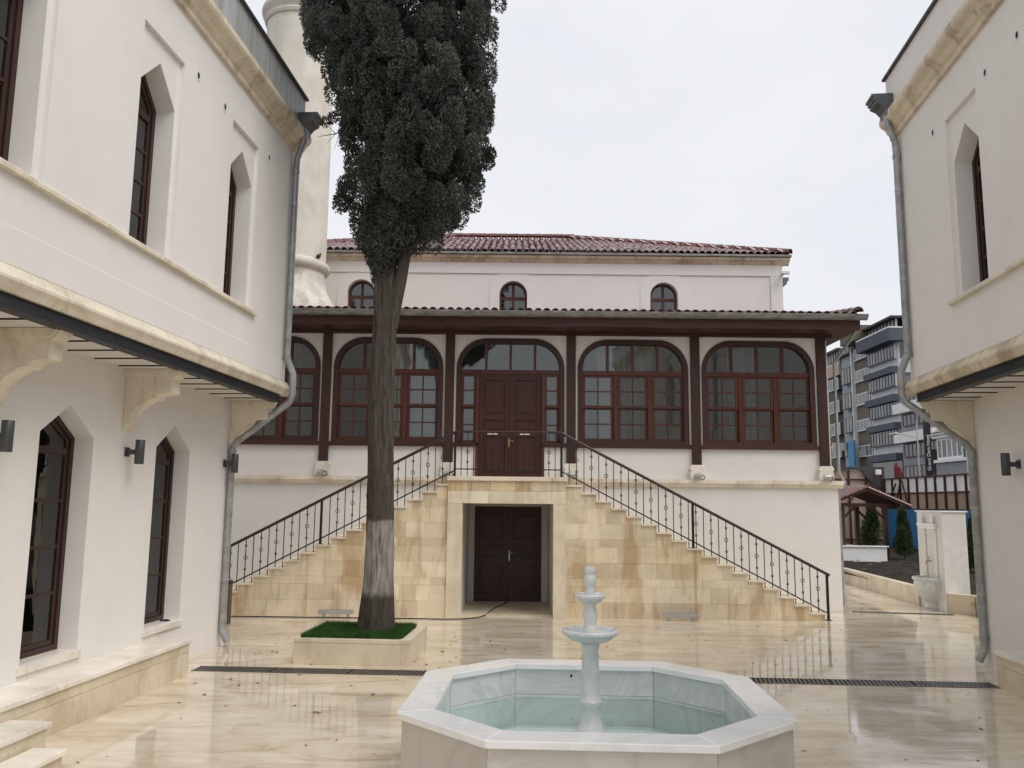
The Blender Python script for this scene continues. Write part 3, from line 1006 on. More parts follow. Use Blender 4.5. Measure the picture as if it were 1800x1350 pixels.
# curtains inside
for cxp in (-5.2, -4.45, -2.35, -1.9, 2.25, 2.9, 5.15):
    cu = MB()
    n = 14
    w = random.uniform(.35, .7)
    for k in range(n + 1):
        x = cxp + w * (k / n - .5)
        yq = 0.42 + 0.035 * math.sin(k * 1.9)
        cu.v += [(x, yq, 2.8), (x, yq, 5.8)]
    cu.f += [(2 * k, 2 * k + 2, 2 * k + 3, 2 * k + 1) for k in range(n)]
    cu.build("curtain", CURTAIN, mosque, 60)
# basement passage under the landing
PD = 1.02     # door stands this far behind the facade
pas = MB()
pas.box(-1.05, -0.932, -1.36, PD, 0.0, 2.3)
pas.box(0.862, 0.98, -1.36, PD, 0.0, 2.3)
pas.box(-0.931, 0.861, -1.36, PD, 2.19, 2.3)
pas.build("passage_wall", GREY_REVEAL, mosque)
bx("passage_floor", BENCH, mosque, -0.931, 0.861, -1.2, PD + .2, 0.0, 0.03)
df = MB()
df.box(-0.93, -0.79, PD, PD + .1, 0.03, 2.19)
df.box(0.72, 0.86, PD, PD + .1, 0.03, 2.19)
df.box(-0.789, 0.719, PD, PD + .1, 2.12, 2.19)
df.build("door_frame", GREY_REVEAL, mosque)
D1 = panelled_door(mosque, -0.788, -0.037, 0.035, 2.115, PD + .03, DOORDARK, [(0.2, 0.85), (1.0, 1.25), (1.4, 1.95)], "basement_door_leaf")
D2 = panelled_door(mosque, -0.033, 0.718, 0.035, 2.115, PD + .03, DOORDARK, [(0.2, 0.85), (1.0, 1.25), (1.4, 1.95)], "basement_door_leaf")
hd = MB()
hd.box(-0.02, 0.012, PD + .018, PD + .029, 0.92, 1.14)
hd.tube([(-0.004, PD + .02, 1.09), (-0.004, PD - .03, 1.09), (0.08, PD - .03, 1.09)], 0.01, 6)
hd.build("handle", ALU, D2)
bx("passage_back", DARKGAP, mosque, -0.93, 0.86, PD + .12, PD + .3, 0.0, 2.3)

# spotlights on the post bases
spot_names = {-4.03: "between the stair and the white house on the downpipe side", }
sp_labels = ["round spotlight on the stone post base beside the pipe corner of the white house",
             "small spotlight behind the railing at the top of the stair, on the tree side",
             "small spotlight behind the railing at the top of the stair, on the fountain side",
             "spotlight with hooped bracket on the stone post base above the middle newel",
             "spotlight with hooped bracket on the corner post base of the porch"]
for px, lb in zip(PX[1:], sp_labels):
    t = thing("spotlight", lb, "spotlight", (CX + px - 0.02, YF - 0.16, 2.735), R(random.uniform(-20, 20)), "spotlights on the porch ledge")
    m_ = MB()
    m_.tube([(-0.07, 0, 0.07), (-0.03, 0, 0.075), (0.07, 0, 0.08)], [0.045, 0.055, 0.06], 12)
    m_.build("lamp_head", ALU, t, 40)
    m_ = MB()
    m_.tube([(0.06, 0.02, 0.0), (0.13, 0.02, 0.01), (0.15, 0.02, 0.05), (0.12, 0.02, 0.09), (0.05, 0.02, 0.1)], 0.012, 6)
    m_.build("bracket", LAMPM, t, 40)

# camera and hopper at the hall's upper right corner
t = thing("security_camera", "small white security camera under the upper cornice corner of the hall", "camera", (CX + HW - .05, YB - .06, 8.12))
MB().tube([(0, 0, 0), (0, -.12, 0.0)], 0.035, 8).build("mount", WHITEP, t, 40)
MB().box(-.05, .17, -.20, -.10, 0.01, 0.09).build("camera_body", WHITEP, t, bevel=0.01)
MB().tube([(.171, -.15, .05), (.176, -.15, .05)], 0.03, 10).build("lens", BLACK, t)
hp = MB()
hp.prism([(0, 7.75), (0.05, 7.78), (0.10, 7.92), (0.22, 8.03), (0.22, 8.10), (0.27, 8.12), (0.27, 8.20), (0, 8.20)], bodyY + .35, bodyY + .75, lambda p, q, d: (HW + .02 + p, d, q))
hp.build("hopper", HOPPER, mosque)
MB().tube([(HW + .1, bodyY + .55, 7.8), (HW + .1, bodyY + .55, 6.3)], 0.05, 10).build("hall_downpipe", GALV, mosque, 40)

# ------------------------------------------------------------------ minaret
mn = thing("minaret", "round cream stone minaret with ring mouldings rising behind the cypress", "minaret", (-5.42, 19.72, 0))
MB().lathe([(0.845, 7.90), (0.84, 14.0)], 48).build("shaft", MINARET, mn, 40)
rg = [(0.85, 7.64), (0.90, 7.66), (0.945, 7.72), (0.955, 7.79), (0.93, 7.86), (0.86, 7.90), (0.84, 7.905)]
MB().lathe(rg, 48).build("ring_moulding", MINARET, mn, 40)
MB().lathe([(1.2, 0.0), (1.2, 6.5), (1.18, 6.75), (1.06, 6.95), (0.94, 7.12), (0.87, 7.30), (0.845, 7.48), (0.845, 7.64)], 48).build("base", MINARET_BASE, mn, 40)
MB().lathe([(0.84, 14.0), (0.88, 14.02), (0.91, 14.09), (0.88, 14.16), (0.90, 14.2), (0.965, 14.25), (0.99, 14.34), (0.96, 14.43), (0.86, 14.5)], 48).build("ring_moulding", MINARET, mn, 40)
MB().lathe([(0.84, 14.5), (0.83, 20.0)], 48).build("shaft", MINARET, mn, 40)
MB().box(-0.15, 0.17, -0.98, -0.80, 14.62, 14.88).build("corbel", MINARET, mn, bevel=0.01)
MB().lathe([(0.84, 20.0), (1.0, 20.2), (1.05, 20.5), (1.25, 20.7), (1.4, 21.0), (1.4, 21.15), (1.35, 21.2)], 48).build("balcony", MINARET, mn, 40)
MB().lathe([(1.36, 21.2), (1.36, 22.1), (1.30, 22.1), (1.30, 21.22)], 24).build("parapet", MINARET, mn, 30)
MB().lathe([(0.62, 21.2), (0.62, 24.5), (0.75, 24.6), (0.75, 24.8), (0.05, 29.0), (0.02, 29.8)], 32).build("spire", LEAD, mn, 30)
t = thing("pigeon", "dark bird perched on the lower ring of the minaret", "bird", (-5.42 + 0.78, 19.72 - 0.42, 7.895))
b = MB()
pr = [(0.006, -.10), (0.03, -.07), (0.05, -.01), (0.052, .04), (0.035, .085), (0.03, .11), (0.034, .135), (0.02, .16), (0.004, .165)]
o0_ = len(b.v)
for r_, yy in pr:
    for k in range(10):
        a_ = 2 * math.pi * k / 10
        zz = .07 + (max(0, yy) * .75)
        b.v.append((r_ * math.cos(a_), yy, zz + r_ * math.sin(a_)))
for i in range(len(pr) - 1):
    for k in range(10):
        q = (k + 1) % 10
        b.f.append((i * 10 + k, i * 10 + q, (i + 1) * 10 + q, (i + 1) * 10 + k))
b.f += [tuple(range(10)), tuple(range((len(pr) - 1) * 10, len(pr) * 10))]
for sx in (-.018, .018):
    b.tube([(sx, .01, .03), (sx, .015, 0.0)], .005, 5)
b.tube([(0, .16, .185), (0, .19, .18)], [.008, .002], 5)
b.build("body", BEAM, t, 60)

# ------------------------------------------------------------------ double staircase
YS = 16.68
st = thing("double_staircase", "double outside staircase of honey limestone rising to the porch door", "staircase", (CX, YS, 0))
NR, RISE, RUN = 18, 2.715 / 18, 0.2955
LX0, LX1 = -1.14, 1.12
SW = YF - YS - 0.002


def stair_top(x):
    """height of the stair body (underside of the treads) at local x"""
    if LX0 <= x <= LX1:
        return 2.63
    d = (x - LX1) if x > LX1 else (LX0 - x)
    i = int(d / RUN) + 1
    return max(0.0, (NR - i) * RISE - 0.04) if i <= 17 else 0.0


core = MB()
for sgn in (-1, 1):
    e = LX1 if sgn > 0 else LX0
    for i in range(1, 18):
        xa, xb = e + sgn * (i - 1) * RUN, e + sgn * i * RUN
        core.box(min(xa, xb), max(xa, xb), 0.05, SW, 0, (NR - i) * RISE - 0.04)
core.box(LX0, -1.06, 0.05, SW, 0, 2.62)
core.box(0.99, LX1, 0.05, SW, 0, 2.62)
core.box(-1.06, 0.99, 0.05, SW, 2.302, 2.62)
core.build("core", MORTAR, st)
# face blocks
rowz = 0.0
CPAT = (2, 2, 1, 2, 2, 1, 2, 2, 1, 2, 2)
ri = 0
while rowz < 2.4:
    COURSE = CPAT[ri] * RISE
    z0, z1 = rowz, rowz + COURSE
    for sgn in (-1, 1):
        e = (1.107 if sgn > 0 else 1.227)
        xend = (LX1 if sgn > 0 else -LX0) + 17 * RUN
        x = e
        while x < xend - 0.02:
            w = random.choice((0.26, 0.31, 0.36, 0.45, 0.55, 0.7))
            if x == e and ri % 2:
                w *= 0.6
            x2 = min(x + w, xend)
            if xend - x2 < 0.15:
                x2 = xend
            g = 0.001
            pts = []
            brk = sorted({x + g, x2 - g} | {(LX1 if sgn > 0 else -LX0) + k * RUN for k in range(18) if x + g < (LX1 if sgn > 0 else -LX0) + k * RUN < x2 - g})
            prof = []
            for a, b2 in zip(brk[:-1], brk[1:]):
                h = min(z1 - g, stair_top(sgn * (a + b2) / 2) - .002)
                prof.append((a, h))
                prof.append((b2, h))
            top = [p for p in prof]
            x_start, x_end = x + g, x2 - g
            ok = [p for p in top if p[1] > z0 + g + 0.012]
            if ok:
                # keep only columns that rise above the bed joint
                cols_ = [(a, b2, min(z1 - g, stair_top(sgn * (a + b2) / 2) - .002)) for a, b2 in zip(brk[:-1], brk[1:])]
                cols_ = [c for c in cols_ if c[2] > z0 + g + .012]
                poly = [(cols_[0][0], z0 + g), (cols_[-1][1], z0 + g)]
                for a, b2, h in reversed(cols_):
                    if abs(poly[-1][1] - h) > 1e-6 or len(poly) == 2:
                        poly.append((b2, h))
                    poly.append((a, h))
                poly = [(sgn * p, q) for p, q in poly]
                MB().prism(poly, -0.06, random.uniform(-0.0015, 0.0025), MF).build("stone_block", BLOCK, st)
            x = x2
    rowz += COURSE
    ri += 1
# surround of the basement doorway
sur = MB()
sur.prism([(-1.225, 0), (-0.931, 0), (-0.931, 2.185), (-1.225, 2.185)], -0.2, 0.035, MF)
sur.build("door_surround_jamb", PALE_STONE, st, bevel=0.004)
sur = MB()
sur.prism([(0.861, 0), (1.105, 0), (1.105, 2.185), (0.861, 2.185)], -0.2, 0.035, MF)
sur.build("door_surround_jamb", PALE_STONE, st, bevel=0.004)
for a, b2 in ((-1.225, -0.42), (-0.417, 0.55), (0.553, 1.105)):
    MB().prism([(a, 2.188), (b2, 2.188), (b2, 2.43), (a, 2.43)], -0.2, 0.034 + random.uniform(0, .003), MF).build("lintel_block", PALE_STONE, st, bevel=0.003)
x = -1.225
for w in (0.46, 0.38, 0.5, 0.3, 0.42, 0.27):
    MB().prism([(x + .002, 2.434), (x + w - .002, 2.434), (x + w - .002, 2.625), (x + .002, 2.625)], -0.2, 0.03 + random.uniform(-.002, .004), MF).build("frieze_block", BLOCK, st, bevel=0.003)
    x += w
MB().prism([(LX0 - .10, 2.628), (LX1 + .02, 2.628), (LX1 + .02, 2.715), (LX0 - .10, 2.715)], -SW, 0.07, MF).build("landing_slab", TREAD, st, bevel=0.008)
for sgn in (-1, 1):
    e = LX1 if sgn > 0 else LX0
    for i in range(1, 18):
        xa, xb = e + sgn * (i - 1) * RUN, e + sgn * (i * RUN + 0.03)
        zt_ = (NR - i) * RISE
        MB().box(min(xa, xb), max(xa, xb), -0.03, SW, zt_ - 0.038, zt_).build("tread", TREAD, st, bevel=0.005)


# railing
def ring_geo(mbx, c, r, tr=0.006, n=10):
    o = len(mbx.v)
    for k in range(n):
        a = 2 * math.pi * k / n
        for j in range(4):
            b_ = 2 * math.pi * j / 4
            rr = r + tr * math.cos(b_)
            mbx.v.append((c[0] + rr * math.cos(a), c[1] + tr * math.sin(b_), c[2] + rr * math.sin(a)))
    for k in range(n):
        for j in range(4):
            k2, j2 = (k + 1) % n, (j + 1) % 4
            mbx.f.append((o + k * 4 + j, o + k2 * 4 + j, o + k2 * 4 + j2, o + k * 4 + j2))


RLY = 0.10   # railing line behind the front face
for sgn, nm in ((1, "fountain"), (-1, "tree")):
    xt, xb = (1.02, 6.24) if sgn > 0 else (-1.10, -6.30)
    zt_, zb_ = 3.60, 0.885
    sl = (zb_ - zt_) / (xb - xt)
    hz = lambda x: zt_ + sl * (x - xt)
    rail = thing("stair_railing", "iron stair railing with ringed balusters and brown handrail down the %s" % ("side nearer the fountain" if sgn > 0 else "side behind the cypress trunk"), "railing", (CX, YS + RLY, 0))
    h = MB()
    h.tube([(xt, 0, zt_), (xb + sgn * .05, 0, hz(xb + sgn * .05))], 0.03, 8)
    h.build("handrail", RAILW, rail, 50)
    lo = lambda x: hz(x) - 0.76
    m_ = MB()
    m_.tube([(xt, 0, lo(xt)), (xb, 0, lo(xb) + .0)], 0.013, 4)
    m_.build("bottom_rail", IRON, rail)
    for x, zb2 in ((xb, 0.0), (3.63 if sgn > 0 else -3.73, None)):
        if zb2 is None:
            e = LX1 if sgn > 0 else LX0
            i = int(abs(x - e) / RUN) + 1
            zb2 = (NR - i) * RISE
        p = MB()
        p.box(x - .022, x + .022, -.022, .022, zb2 + .008, hz(x) - .02)
        p.box(x - .06, x + .06, -.05, .05, zb2, zb2 + .008)
        p.build("newel_post", IRON, rail)
    e = LX1 if sgn > 0 else LX0
    k = 0
    x = e + sgn * 0.06
    while abs(x) < abs(xb) - 0.05:
        i = int(abs(x - e) / RUN) + 1
        zf = (NR - i) * RISE if i <= 17 else 0
        if abs(x - (3.63 if sgn > 0 else -3.73)) > .05:
            b_ = MB()
            b_.box(x - .0075, x + .0075, -.0075, .0075, zf, hz(x) - .015)
            if k % 2:
                top_, bot_ = hz(x), lo(x)
                for fr_, rr in ((0.80, .021), (0.50, .036), (0.20, .021)):
                    ring_geo(b_, (x, 0, bot_ + (top_ - bot_) * fr_), rr)
            b_.build("baluster", IRON, rail)
        x += sgn * RUN / 2
        k += 1
rail = thing("landing_railing", "level iron railing with thin balusters across the landing before the porch door", "railing", (CX, YS + 0.02, 0))
MB().tube([(-1.10, 0, 3.605), (1.02, 0, 3.605)], 0.026, 8).build("handrail", RAILW, rail, 50)
MB().tube([(-1.10, 0, 2.86), (1.02, 0, 2.86)], 0.012, 4).build("bottom_rail", IRON, rail)
for x in (-1.10, 1.02):
    MB().box(x - .022, x + .022, -.022, .022, 2.716, 3.60).box(x - .055, x + .055, -.045, .045, 2.7155, 2.722).build("newel_post", IRON, rail)
nb = 17
for k in range(1, nb):
    x = -1.10 + 2.12 * k / nb
    b_ = MB()
    b_.box(x - .0075, x + .0075, -.0075, .0075, 2.715, 3.595)
    if k in (2, 6, 11, 15):
        ring_geo(b_, (x, 0, 3.20), .034)
        ring_geo(b_, (x, 0, 3.00), .021)
    b_.build("baluster", IRON, rail)

# light bars at the foot of the stair, cable, bin
bar = thing("floodlight_bar", "grey metal light bar on two feet beside the fountain side of the stair foot", "floodlight", (3.29, 16.50, 0), R(-0.8), "light bars along the stair foot")
MB().box(-.335, .335, -.045, .045, .065, .135).build("lamp_body", ALU, bar, bevel=0.006)
MB().box(-.32, .32, -.03, .03, .135, .139).build("lens", FARGLASS_P, bar)
for x in (-.235, .235):
    MB().box(x - .025, x + .025, -.03, .03, 0, .066).build("foot", ALU, bar, bevel=0.004)
copy_tree(bar, None, (-3.33, 16.50, 0), "grey metal light bar on two feet, partly behind the cypress trunk")
cb = MB()
cb.tube([(-6.6, 16.42, .012), (-5.0, 16.40, .012), (-3.4, 16.36, .012), (-1.9, 16.34, .012), (-1.2, 16.30, .012), (-0.86, 16.36, .012), (-0.62, 16.55, .012),
         (-0.46, 16.9, .02), (-0.40, 17.3, .042), (-0.30, 17.9, .042), (-0.12, 18.5, .042), (-0.05, 19.05, .042)], 0.011, 6)
cb.build("power_cable", BLACK, None, 60, label="thin black cable trailing along the stair foot into the basement doorway", category="cable")
bn = thing("litter_bin", "slatted brown litter bin standing at the stair end by the house corner", "bin", (-5.22, 15.55, 0))
MB().lathe([(0.15, 0.03), (0.15, 0.72), (0.14, 0.72), (0.14, 0.04)], 20).build("liner", BEAM, bn, 40)
for k in range(18):
    a = 2 * math.pi * k / 18
    MB().box(-.024, .024, -.012, .012, 0.0, 0.76).build("slat", SLAT, bn, loc=(.168 * math.cos(a), .168 * math.sin(a), 0), rot=(0, 0, a + math.pi / 2))
MB().lathe([(0.175, 0.70), (0.186, 0.70), (0.186, 0.74), (0.175, 0.74)], 20).build("hoop", IRON, bn, 40)


# ------------------------------------------------------------------ the two courtyard houses
def house(name, label, C, A, side, low_c, up_c, s_end, brackets, bench_s, length, first_soff, cap_mat):
    root = thing(name, label, "house", (C[0], C[1], 0), -R(A))

    def T(t, s, z):
        return (side * t, s, z)

    def MW(p, q, d):        # wall map: p along, q up, d outward
        return (side * d, p, q)
    S0, S1 = -length, s_end

    def wall_with(mbx, centers, hw, zb, zsh, za, z0, z1, t0, t1):
        edges = [S0]
        for c in sorted(centers):
            edges += [c - hw, c + hw]
        edges.append(S1)
        for k in range(0, len(edges), 2):
            mbx.prism([(edges[k], z0), (edges[k + 1], z0), (edges[k + 1], z1), (edges[k], z1)], t0, t1, MW)
        for c in centers:
            mbx.prism([(c - hw, z0), (c + hw, z0), (c + hw, zb), (c - hw, zb)], t0, t1, MW)
            mbx.prism([(c - hw, zsh), (c, za), (c + hw, zsh), (c + hw, z1), (c - hw, z1)], t0, t1, MW)
    lw_ = MB()
    wall_with(lw_, low_c, 0.48, 0.58, 2.87, 3.19, 0.0, 3.78, -0.45, 0.0)
    # other walls of the house
    lw_.prism([(-6.5, 0), (-0.45, 0), (-0.45, 9.0), (-6.5, 9.0)], S1 - .3, S1, lambda p, q, d: (side * p, d, q))
    lw_.prism([(-6.5, 0), (-0.45, 0), (-0.45, 9.0), (-6.5, 9.0)], S0, S0 + .3, lambda p, q, d: (side * p, d, q))
    lw_.prism([(S0 + .3, 0), (S1 - .3, 0), (S1 - .3, 9.0), (S0 + .3, 9.0)], -6.5, -6.2, MW)
    lw_.build("lower_wall", WHITE, root)
    uw = MB()
    TW = 0.75
    wall_with(uw, up_c, 0.39, 4.89, 6.70, 7.08, 3.85, 8.4, TW - .40, TW - .05)
    # outer skin leaving a shallow recess round each window
    edges = [S0]
    for c in sorted(up_c):
        edges += [c - .47, c + .47]
    edges.append(S1)
    for k in range(0, len(edges), 2):
        uw.prism([(edges[k], 3.85), (edges[k + 1], 3.85), (edges[k + 1], 8.4), (edges[k], 8.4)], TW - .05, TW, MW)
    for c in up_c:
        uw.prism([(c - .47, 3.85), (c + .47, 3.85), (c + .47, 4.83), (c - .47, 4.83)], TW - .05, TW, MW)
        uw.prism([(c - .47, 7.33), (c + .47, 7.33), (c + .47, 8.4), (c - .47, 8.4)], TW - .05, TW, MW)
    for sa, sb in ((S0, S0 + .3), (S1 - .3, S1)):
        uw.prism([(-0.45, 3.79), (TW - .4, 3.79), (TW - .4, 9.0), (-0.45, 9.0)], sa, sb, lambda p, q, d: (side * p, d, q))
    uw.build("upper_wall", WHITE, root)
    # plaster band above the moulding
    MB().prism([(S0, 4.08), (S1 - .02, 4.08), (S1 - .02, 4.40), (S0, 4.40)], TW + .0005, TW + .016, MW).build("plaster_band", WHITE, root, bevel=0.008)
    # floors and roof inside
    bxs = MB()
    bxs.prism([(-6.2, 3.79), (TW - .41, 3.79), (TW - .41, 3.84), (-6.2, 3.84)], S0 + .31, S1 - .31, lambda p, q, d: (side * p, d, q))
    bxs.prism([(-6.2, 8.42), (TW - .0, 8.42), (TW - .0, 8.5), (-6.2, 8.5)], S0 + .0, S1 - .0, lambda p, q, d: (side * p, d, q))
    bxs.prism([(-2.6, 0.0), (-2.4, 0.0), (-2.4, 3.78), (-2.6, 3.78)], S0 + .31, S1 - .31, lambda p, q, d: (side * p, d, q))
    bxs.prism([(-2.6, 3.85), (-2.4, 3.85), (-2.4, 8.41), (-2.6, 8.41)], S0 + .31, S1 - .31, lambda p, q, d: (side * p, d, q))
    bxs.build("inner_structure", WHITE_INNER, root)
    # steel edge beam with bolts, stone moulding, soffit boards
    ex = lambda p, q, d: (side * p, d, q)
    bmM = MB()
    bmM.prism([(TW - .12, 3.725), (TW + .02, 3.725), (TW + .02, 3.74), (TW + .005, 3.745), (TW + .005, 3.83), (TW + .02, 3.835), (TW + .02, 3.845), (TW - .12, 3.845)], S0, S1 - .2, ex)
    beam = bmM.build("edge_beam", BEAM, root)
    k = S1 - .5
    while k > -8:
        for dz, ds in ((3.775, 0), (3.80, -.10)):
            MB().tube([T(TW + .005, k + ds, dz), T(TW + .018, k + ds, dz)], .010, 6).build("bolt", LAMPM, beam)
        k -= 0.62
    mo = MB()
    mo.prism([(TW - .02, 3.847), (TW + .05, 3.847), (TW + .075, 3.90), (TW + .10, 3.94), (TW + .10, 3.965), (TW + .06, 4.02), (TW + .035, 4.07), (TW - .02, 4.075)], S0, S1 + .06, ex)
    mo.build("stone_moulding", CORNICE if side < 0 else CREAM, root, bevel=0.004)
    s = S1 - .02
    first = first_soff
    while s > -length + .5:
        w = 0.47 if s < S1 - .1 else first
        if s - w < -9.5:
            w = s + length
        MB().prism([(0.002, 3.745), (TW - .122, 3.745), (TW - .122, 3.775), (0.002, 3.775)], s - w + .006, s - .006, ex).build("soffit_board", SOFFIT, root)
        s -= w
    k = S1 - .65
    while k > -9:
        MB().prism([(0.06, 3.733), (TW - .12, 3.733), (TW - .12, 3.7445), (0.06, 3.7445)], k - .012, k + .012, ex).build("joist_flange", DARKGAP, root)
        k -= 0.5
    MB().prism([(0.002, 3.777), (TW - .122, 3.777), (TW - .122, 3.784), (0.002, 3.784)], S0, S1 - .01, ex).build("soffit_backing", DARKGAP, root)
    # brackets
    bp = [(0.001, 3.742), (.68, 3.742), (.66, 3.70), (.63, 3.66), (.585, 3.63), (.585, 3.46), (.50, 3.445), (.43, 3.44), (.405, 3.42), (.39, 3.385), (.30, 3.375),
          (.28, 3.35), (.23, 3.325), (.18, 3.29), (.13, 3.235), (.095, 3.17), (.085, 3.10), (.06, 3.085), (.055, 3.06), (.02, 3.04), (0.001, 3.0)]
    for c in brackets:
        b_ = MB()
        b_.prism(bp, c - .10, c + .10, ex)
        br = b_.build("bracket", CREAM, root, bevel=0.006)
        MB().prism([(0.001, 3.66), (.60, 3.66), (.64, 3.70), (.66, 3.7415), (.001, 3.7415)], c - .13, c + .13, ex).build("bracket_cap", CREAM, br, bevel=0.004)
    # sill band
    MB().prism([(TW - .25, 4.832), (TW + .055, 4.832), (TW + .055, 4.875), (TW + .045, 4.888), (TW - .25, 4.888)], S0, max(up_c) + 0.62, ex).build("sill_band", CREAM, root, bevel=0.004)
    # cornice, parapet, cap
    cpr = [(TW - .1, 7.93), (TW + .05, 7.93), (TW + .05, 8.00), (TW + .09, 8.04), (TW + .12, 8.10), (TW + .18, 8.15), (TW + .20, 8.19), (TW + .20, 8.27), (TW - .1, 8.27)]
    MB().prism(cpr, S0, S1 + .20, ex).build("cornice", CORNICE, root, bevel=0.006)
    MB().prism([(TW - .05, 8.275), (TW + .10, 8.275), (TW + .10, 8.90), (TW - .05, 8.90)], S0, S1 + .10, ex).build("parapet", cap_mat, root)
    MB().prism([(TW - .10, 8.902), (TW + .145, 8.902), (TW + .145, 8.94), (TW - .10, 8.95)], S0, S1 + .14, ex).build("parapet_cap", LEAD_DARK, root)
    # hopper head and downpipe
    hs0, hs1 = S1 - .22, S1 + .10
    hp_ = MB()
    o_ = TW + .102
    hp_.prism([(o_, 8.20), (o_ + .10, 8.20), (o_ + .12, 8.29), (o_ + .18, 8.36), (o_ + .26, 8.40), (o_ + .26, 8.44), (o_ + .29, 8.45), (o_ + .29, 8.49), (o_ + .32, 8.50), (o_ + .32, 8.54), (o_, 8.54)], hs0, hs1, ex)
    hp_.build("hopper_head", HOPPER, root, bevel=0.004)
    sp_ = S1 - .10
    pts = [T(o_ + .07, sp_, 8.22), T(o_ + .07, sp_, 8.08), T(TW + .075, sp_, 7.80), T(TW + .065, sp_, 7.6), T(TW + .065, sp_, 4.50), T(TW + .08, sp_, 4.42),
           T(TW + .17, sp_ + .02, 4.20), T(TW + .175, sp_ + .02, 4.10), T(TW + .175, sp_ + .02, 3.86), T(TW + .14, sp_, 3.74), T(.12, sp_ - .12, 3.10), T(.065, sp_ - .13, 3.0),
           T(.065, sp_ - .13, 0.30), T(.075, sp_ - .13, 0.22), T(.15, sp_ - .13, 0.08)]
    dp = MB().tube(pts, 0.052, 20).build("downpipe", GALV, root, 22)
    for q in (pts[3:5] + pts[11:13]):
        q = Vector(q)
        MB().lathe([(.054, -.03), (.06, -.03), (.06, .03), (.054, .03)], 14).build("pipe_collar", GALV, dp, 40, loc=q + Vector((0, 0, -.05 if q.z > 1 else .1)))
    for zz, tt in ((7.0, TW), (5.6, TW), (2.2, 0), (1.0, 0)):
        sq = sp_ if tt else sp_ - .13
        m_ = MB()
        m_.lathe([(.053, zz - .012), (.057, zz - .012), (.057, zz + .012), (.053, zz + .012)], 14, (side * (tt + .065), sq))
        m_.build("pipe_clamp", ALU, dp, 40)
    # windows
    def pointed(c, hw, zb, zsh, za, ins=0.0):
        k_ = (za - zsh) / hw
        return [(c - hw + ins, zb + ins), (c + hw - ins, zb + ins), (c + hw - ins, zsh - ins * .35), (c, za - ins * math.sqrt(1 + k_ * k_) + .0), (c - hw + ins, zsh - ins * .35)]

    def pwin(c, hw, zb, zsh, za, tg, bars):
        f_ = MB()
        f_.ring(pointed(c, hw, zb, zsh, za), pointed(c, hw, zb, zsh, za, .065), tg - .05, tg + .03, MW)
        f_.ring(pointed(c, hw, zb, zsh, za, .067), pointed(c, hw, zb, zsh, za, .12), tg - .035, tg + .012, MW)
        zt_ = zsh - .16
        i0, i1 = c - hw + .12, c + hw - .12
        f_.prism([(i0, zt_ - .04), (i1, zt_ - .04), (i1, zt_ + .04), (i0, zt_ + .04)], tg - .03, tg + .02, MW)
        zs_ = [zb + .12]
        for k_ in range(1, bars):
            z_ = zb + .12 + (zt_ - .04 - zb - .12) * k_ / bars
            f_.prism([(i0, z_ - .018), (i1, z_ - .018), (i1, z_ + .018), (i0, z_ + .018)], tg - .025, tg + .008, MW)
            zs_ += [z_ - .018, z_ + .018]
        zs_.append(zt_ - .04)
        w_ = f_.build("pointed_window", HFRAME, root, bevel=0.003)
        for k_ in range(0, len(zs_), 2):
            MB().prism([(i0, zs_[k_]), (i1, zs_[k_]), (i1, zs_[k_ + 1]), (i0, zs_[k_ + 1])], tg - .012, tg - .006, MW).build("pane", GLASS, w_)
        pt = pointed(c, hw, zb, zsh, za, .12)
        MB().prism([(i0, zt_ + .04), (i1, zt_ + .04), pt[2], pt[3], pt[4]], tg - .012, tg - .006, MW).build("pane", GLASS, w_)
        return w_
    for c in low_c:
        w_ = pwin(c, .48, .58, 2.87, 3.19, -.25, 4)
        MB().prism([(-.24, .50), (.03, .50), (.03, .578), (-.24, .585)], c - .52, c + .52, ex).build("sill", BENCH_TOP, w_, bevel=0.004)
        cu = MB()
        n = 16
        a_, b2_ = (c - .40, c - .02) if random.random() < .5 else (c - .1, c + .38)
        for k_ in range(n + 1):
            x_ = a_ + (b2_ - a_) * k_ / n
            q_ = -.42 + .03 * math.sin(k_ * 2.1)
            cu.v += [T(q_, x_, .7), T(q_, x_, 3.1)]
        cu.f += [(2 * k_, 2 * k_ + 2, 2 * k_ + 3, 2 * k_ + 1) for k_ in range(n)]
        cu.build("curtain", CURTAIN, root, 60)
    for c in up_c:
        pwin(c, .39, 4.89, 6.70, 7.08, TW - .30, 4)
    # put-log holes with plastic cups
    mids = sorted(up_c)
    for s_, z_ in [(max(up_c) + .88, 7.36), (max(up_c) - .76, 7.36), (max(up_c) - 1.56, 7.37)]:
        m_ = MB()
        m_.ring([(s_ + .058 * math.cos(a), z_ + .075 * math.sin(a)) for a in [i_ * math.pi / 5 for i_ in range(10)]],
                [(s_ + .034 * math.cos(a), z_ + .045 * math.sin(a)) for a in [i_ * math.pi / 5 for i_ in range(10)]], TW + .001, TW + .006, MW)
        v_ = m_.build("vent_ring", WHITEP, root)
        m_ = MB()
        m_.prism([(s_ + .034 * math.cos(a), z_ + .045 * math.sin(a)) for a in [i_ * math.pi / 5 for i_ in range(10)]], TW + .0005, TW + .002, MW)
        m_.build("vent_hole", DARKGAP, v_)
    # bench plinth along the wall
    bs0, bs1 = bench_s
    bnch = MB().prism([(0.002, 0.0), (.455, 0.0), (.455, .385), (0.002, .385)], bs0, bs1 - .03, ex).build("bench_plinth", BENCH, root)
    s = bs1
    while s > bs0 + .1:
        w = min(1.42, s - bs0)
        MB().prism([(0.002, .387), (.49, .387), (.49, .43), (.482, .438), (0.002, .438)], s - w + .0015, s - .0015, ex).build("bench_slab", BENCH_TOP, bnch, bevel=0.003)
        s -= w
    s = bs1 - .031
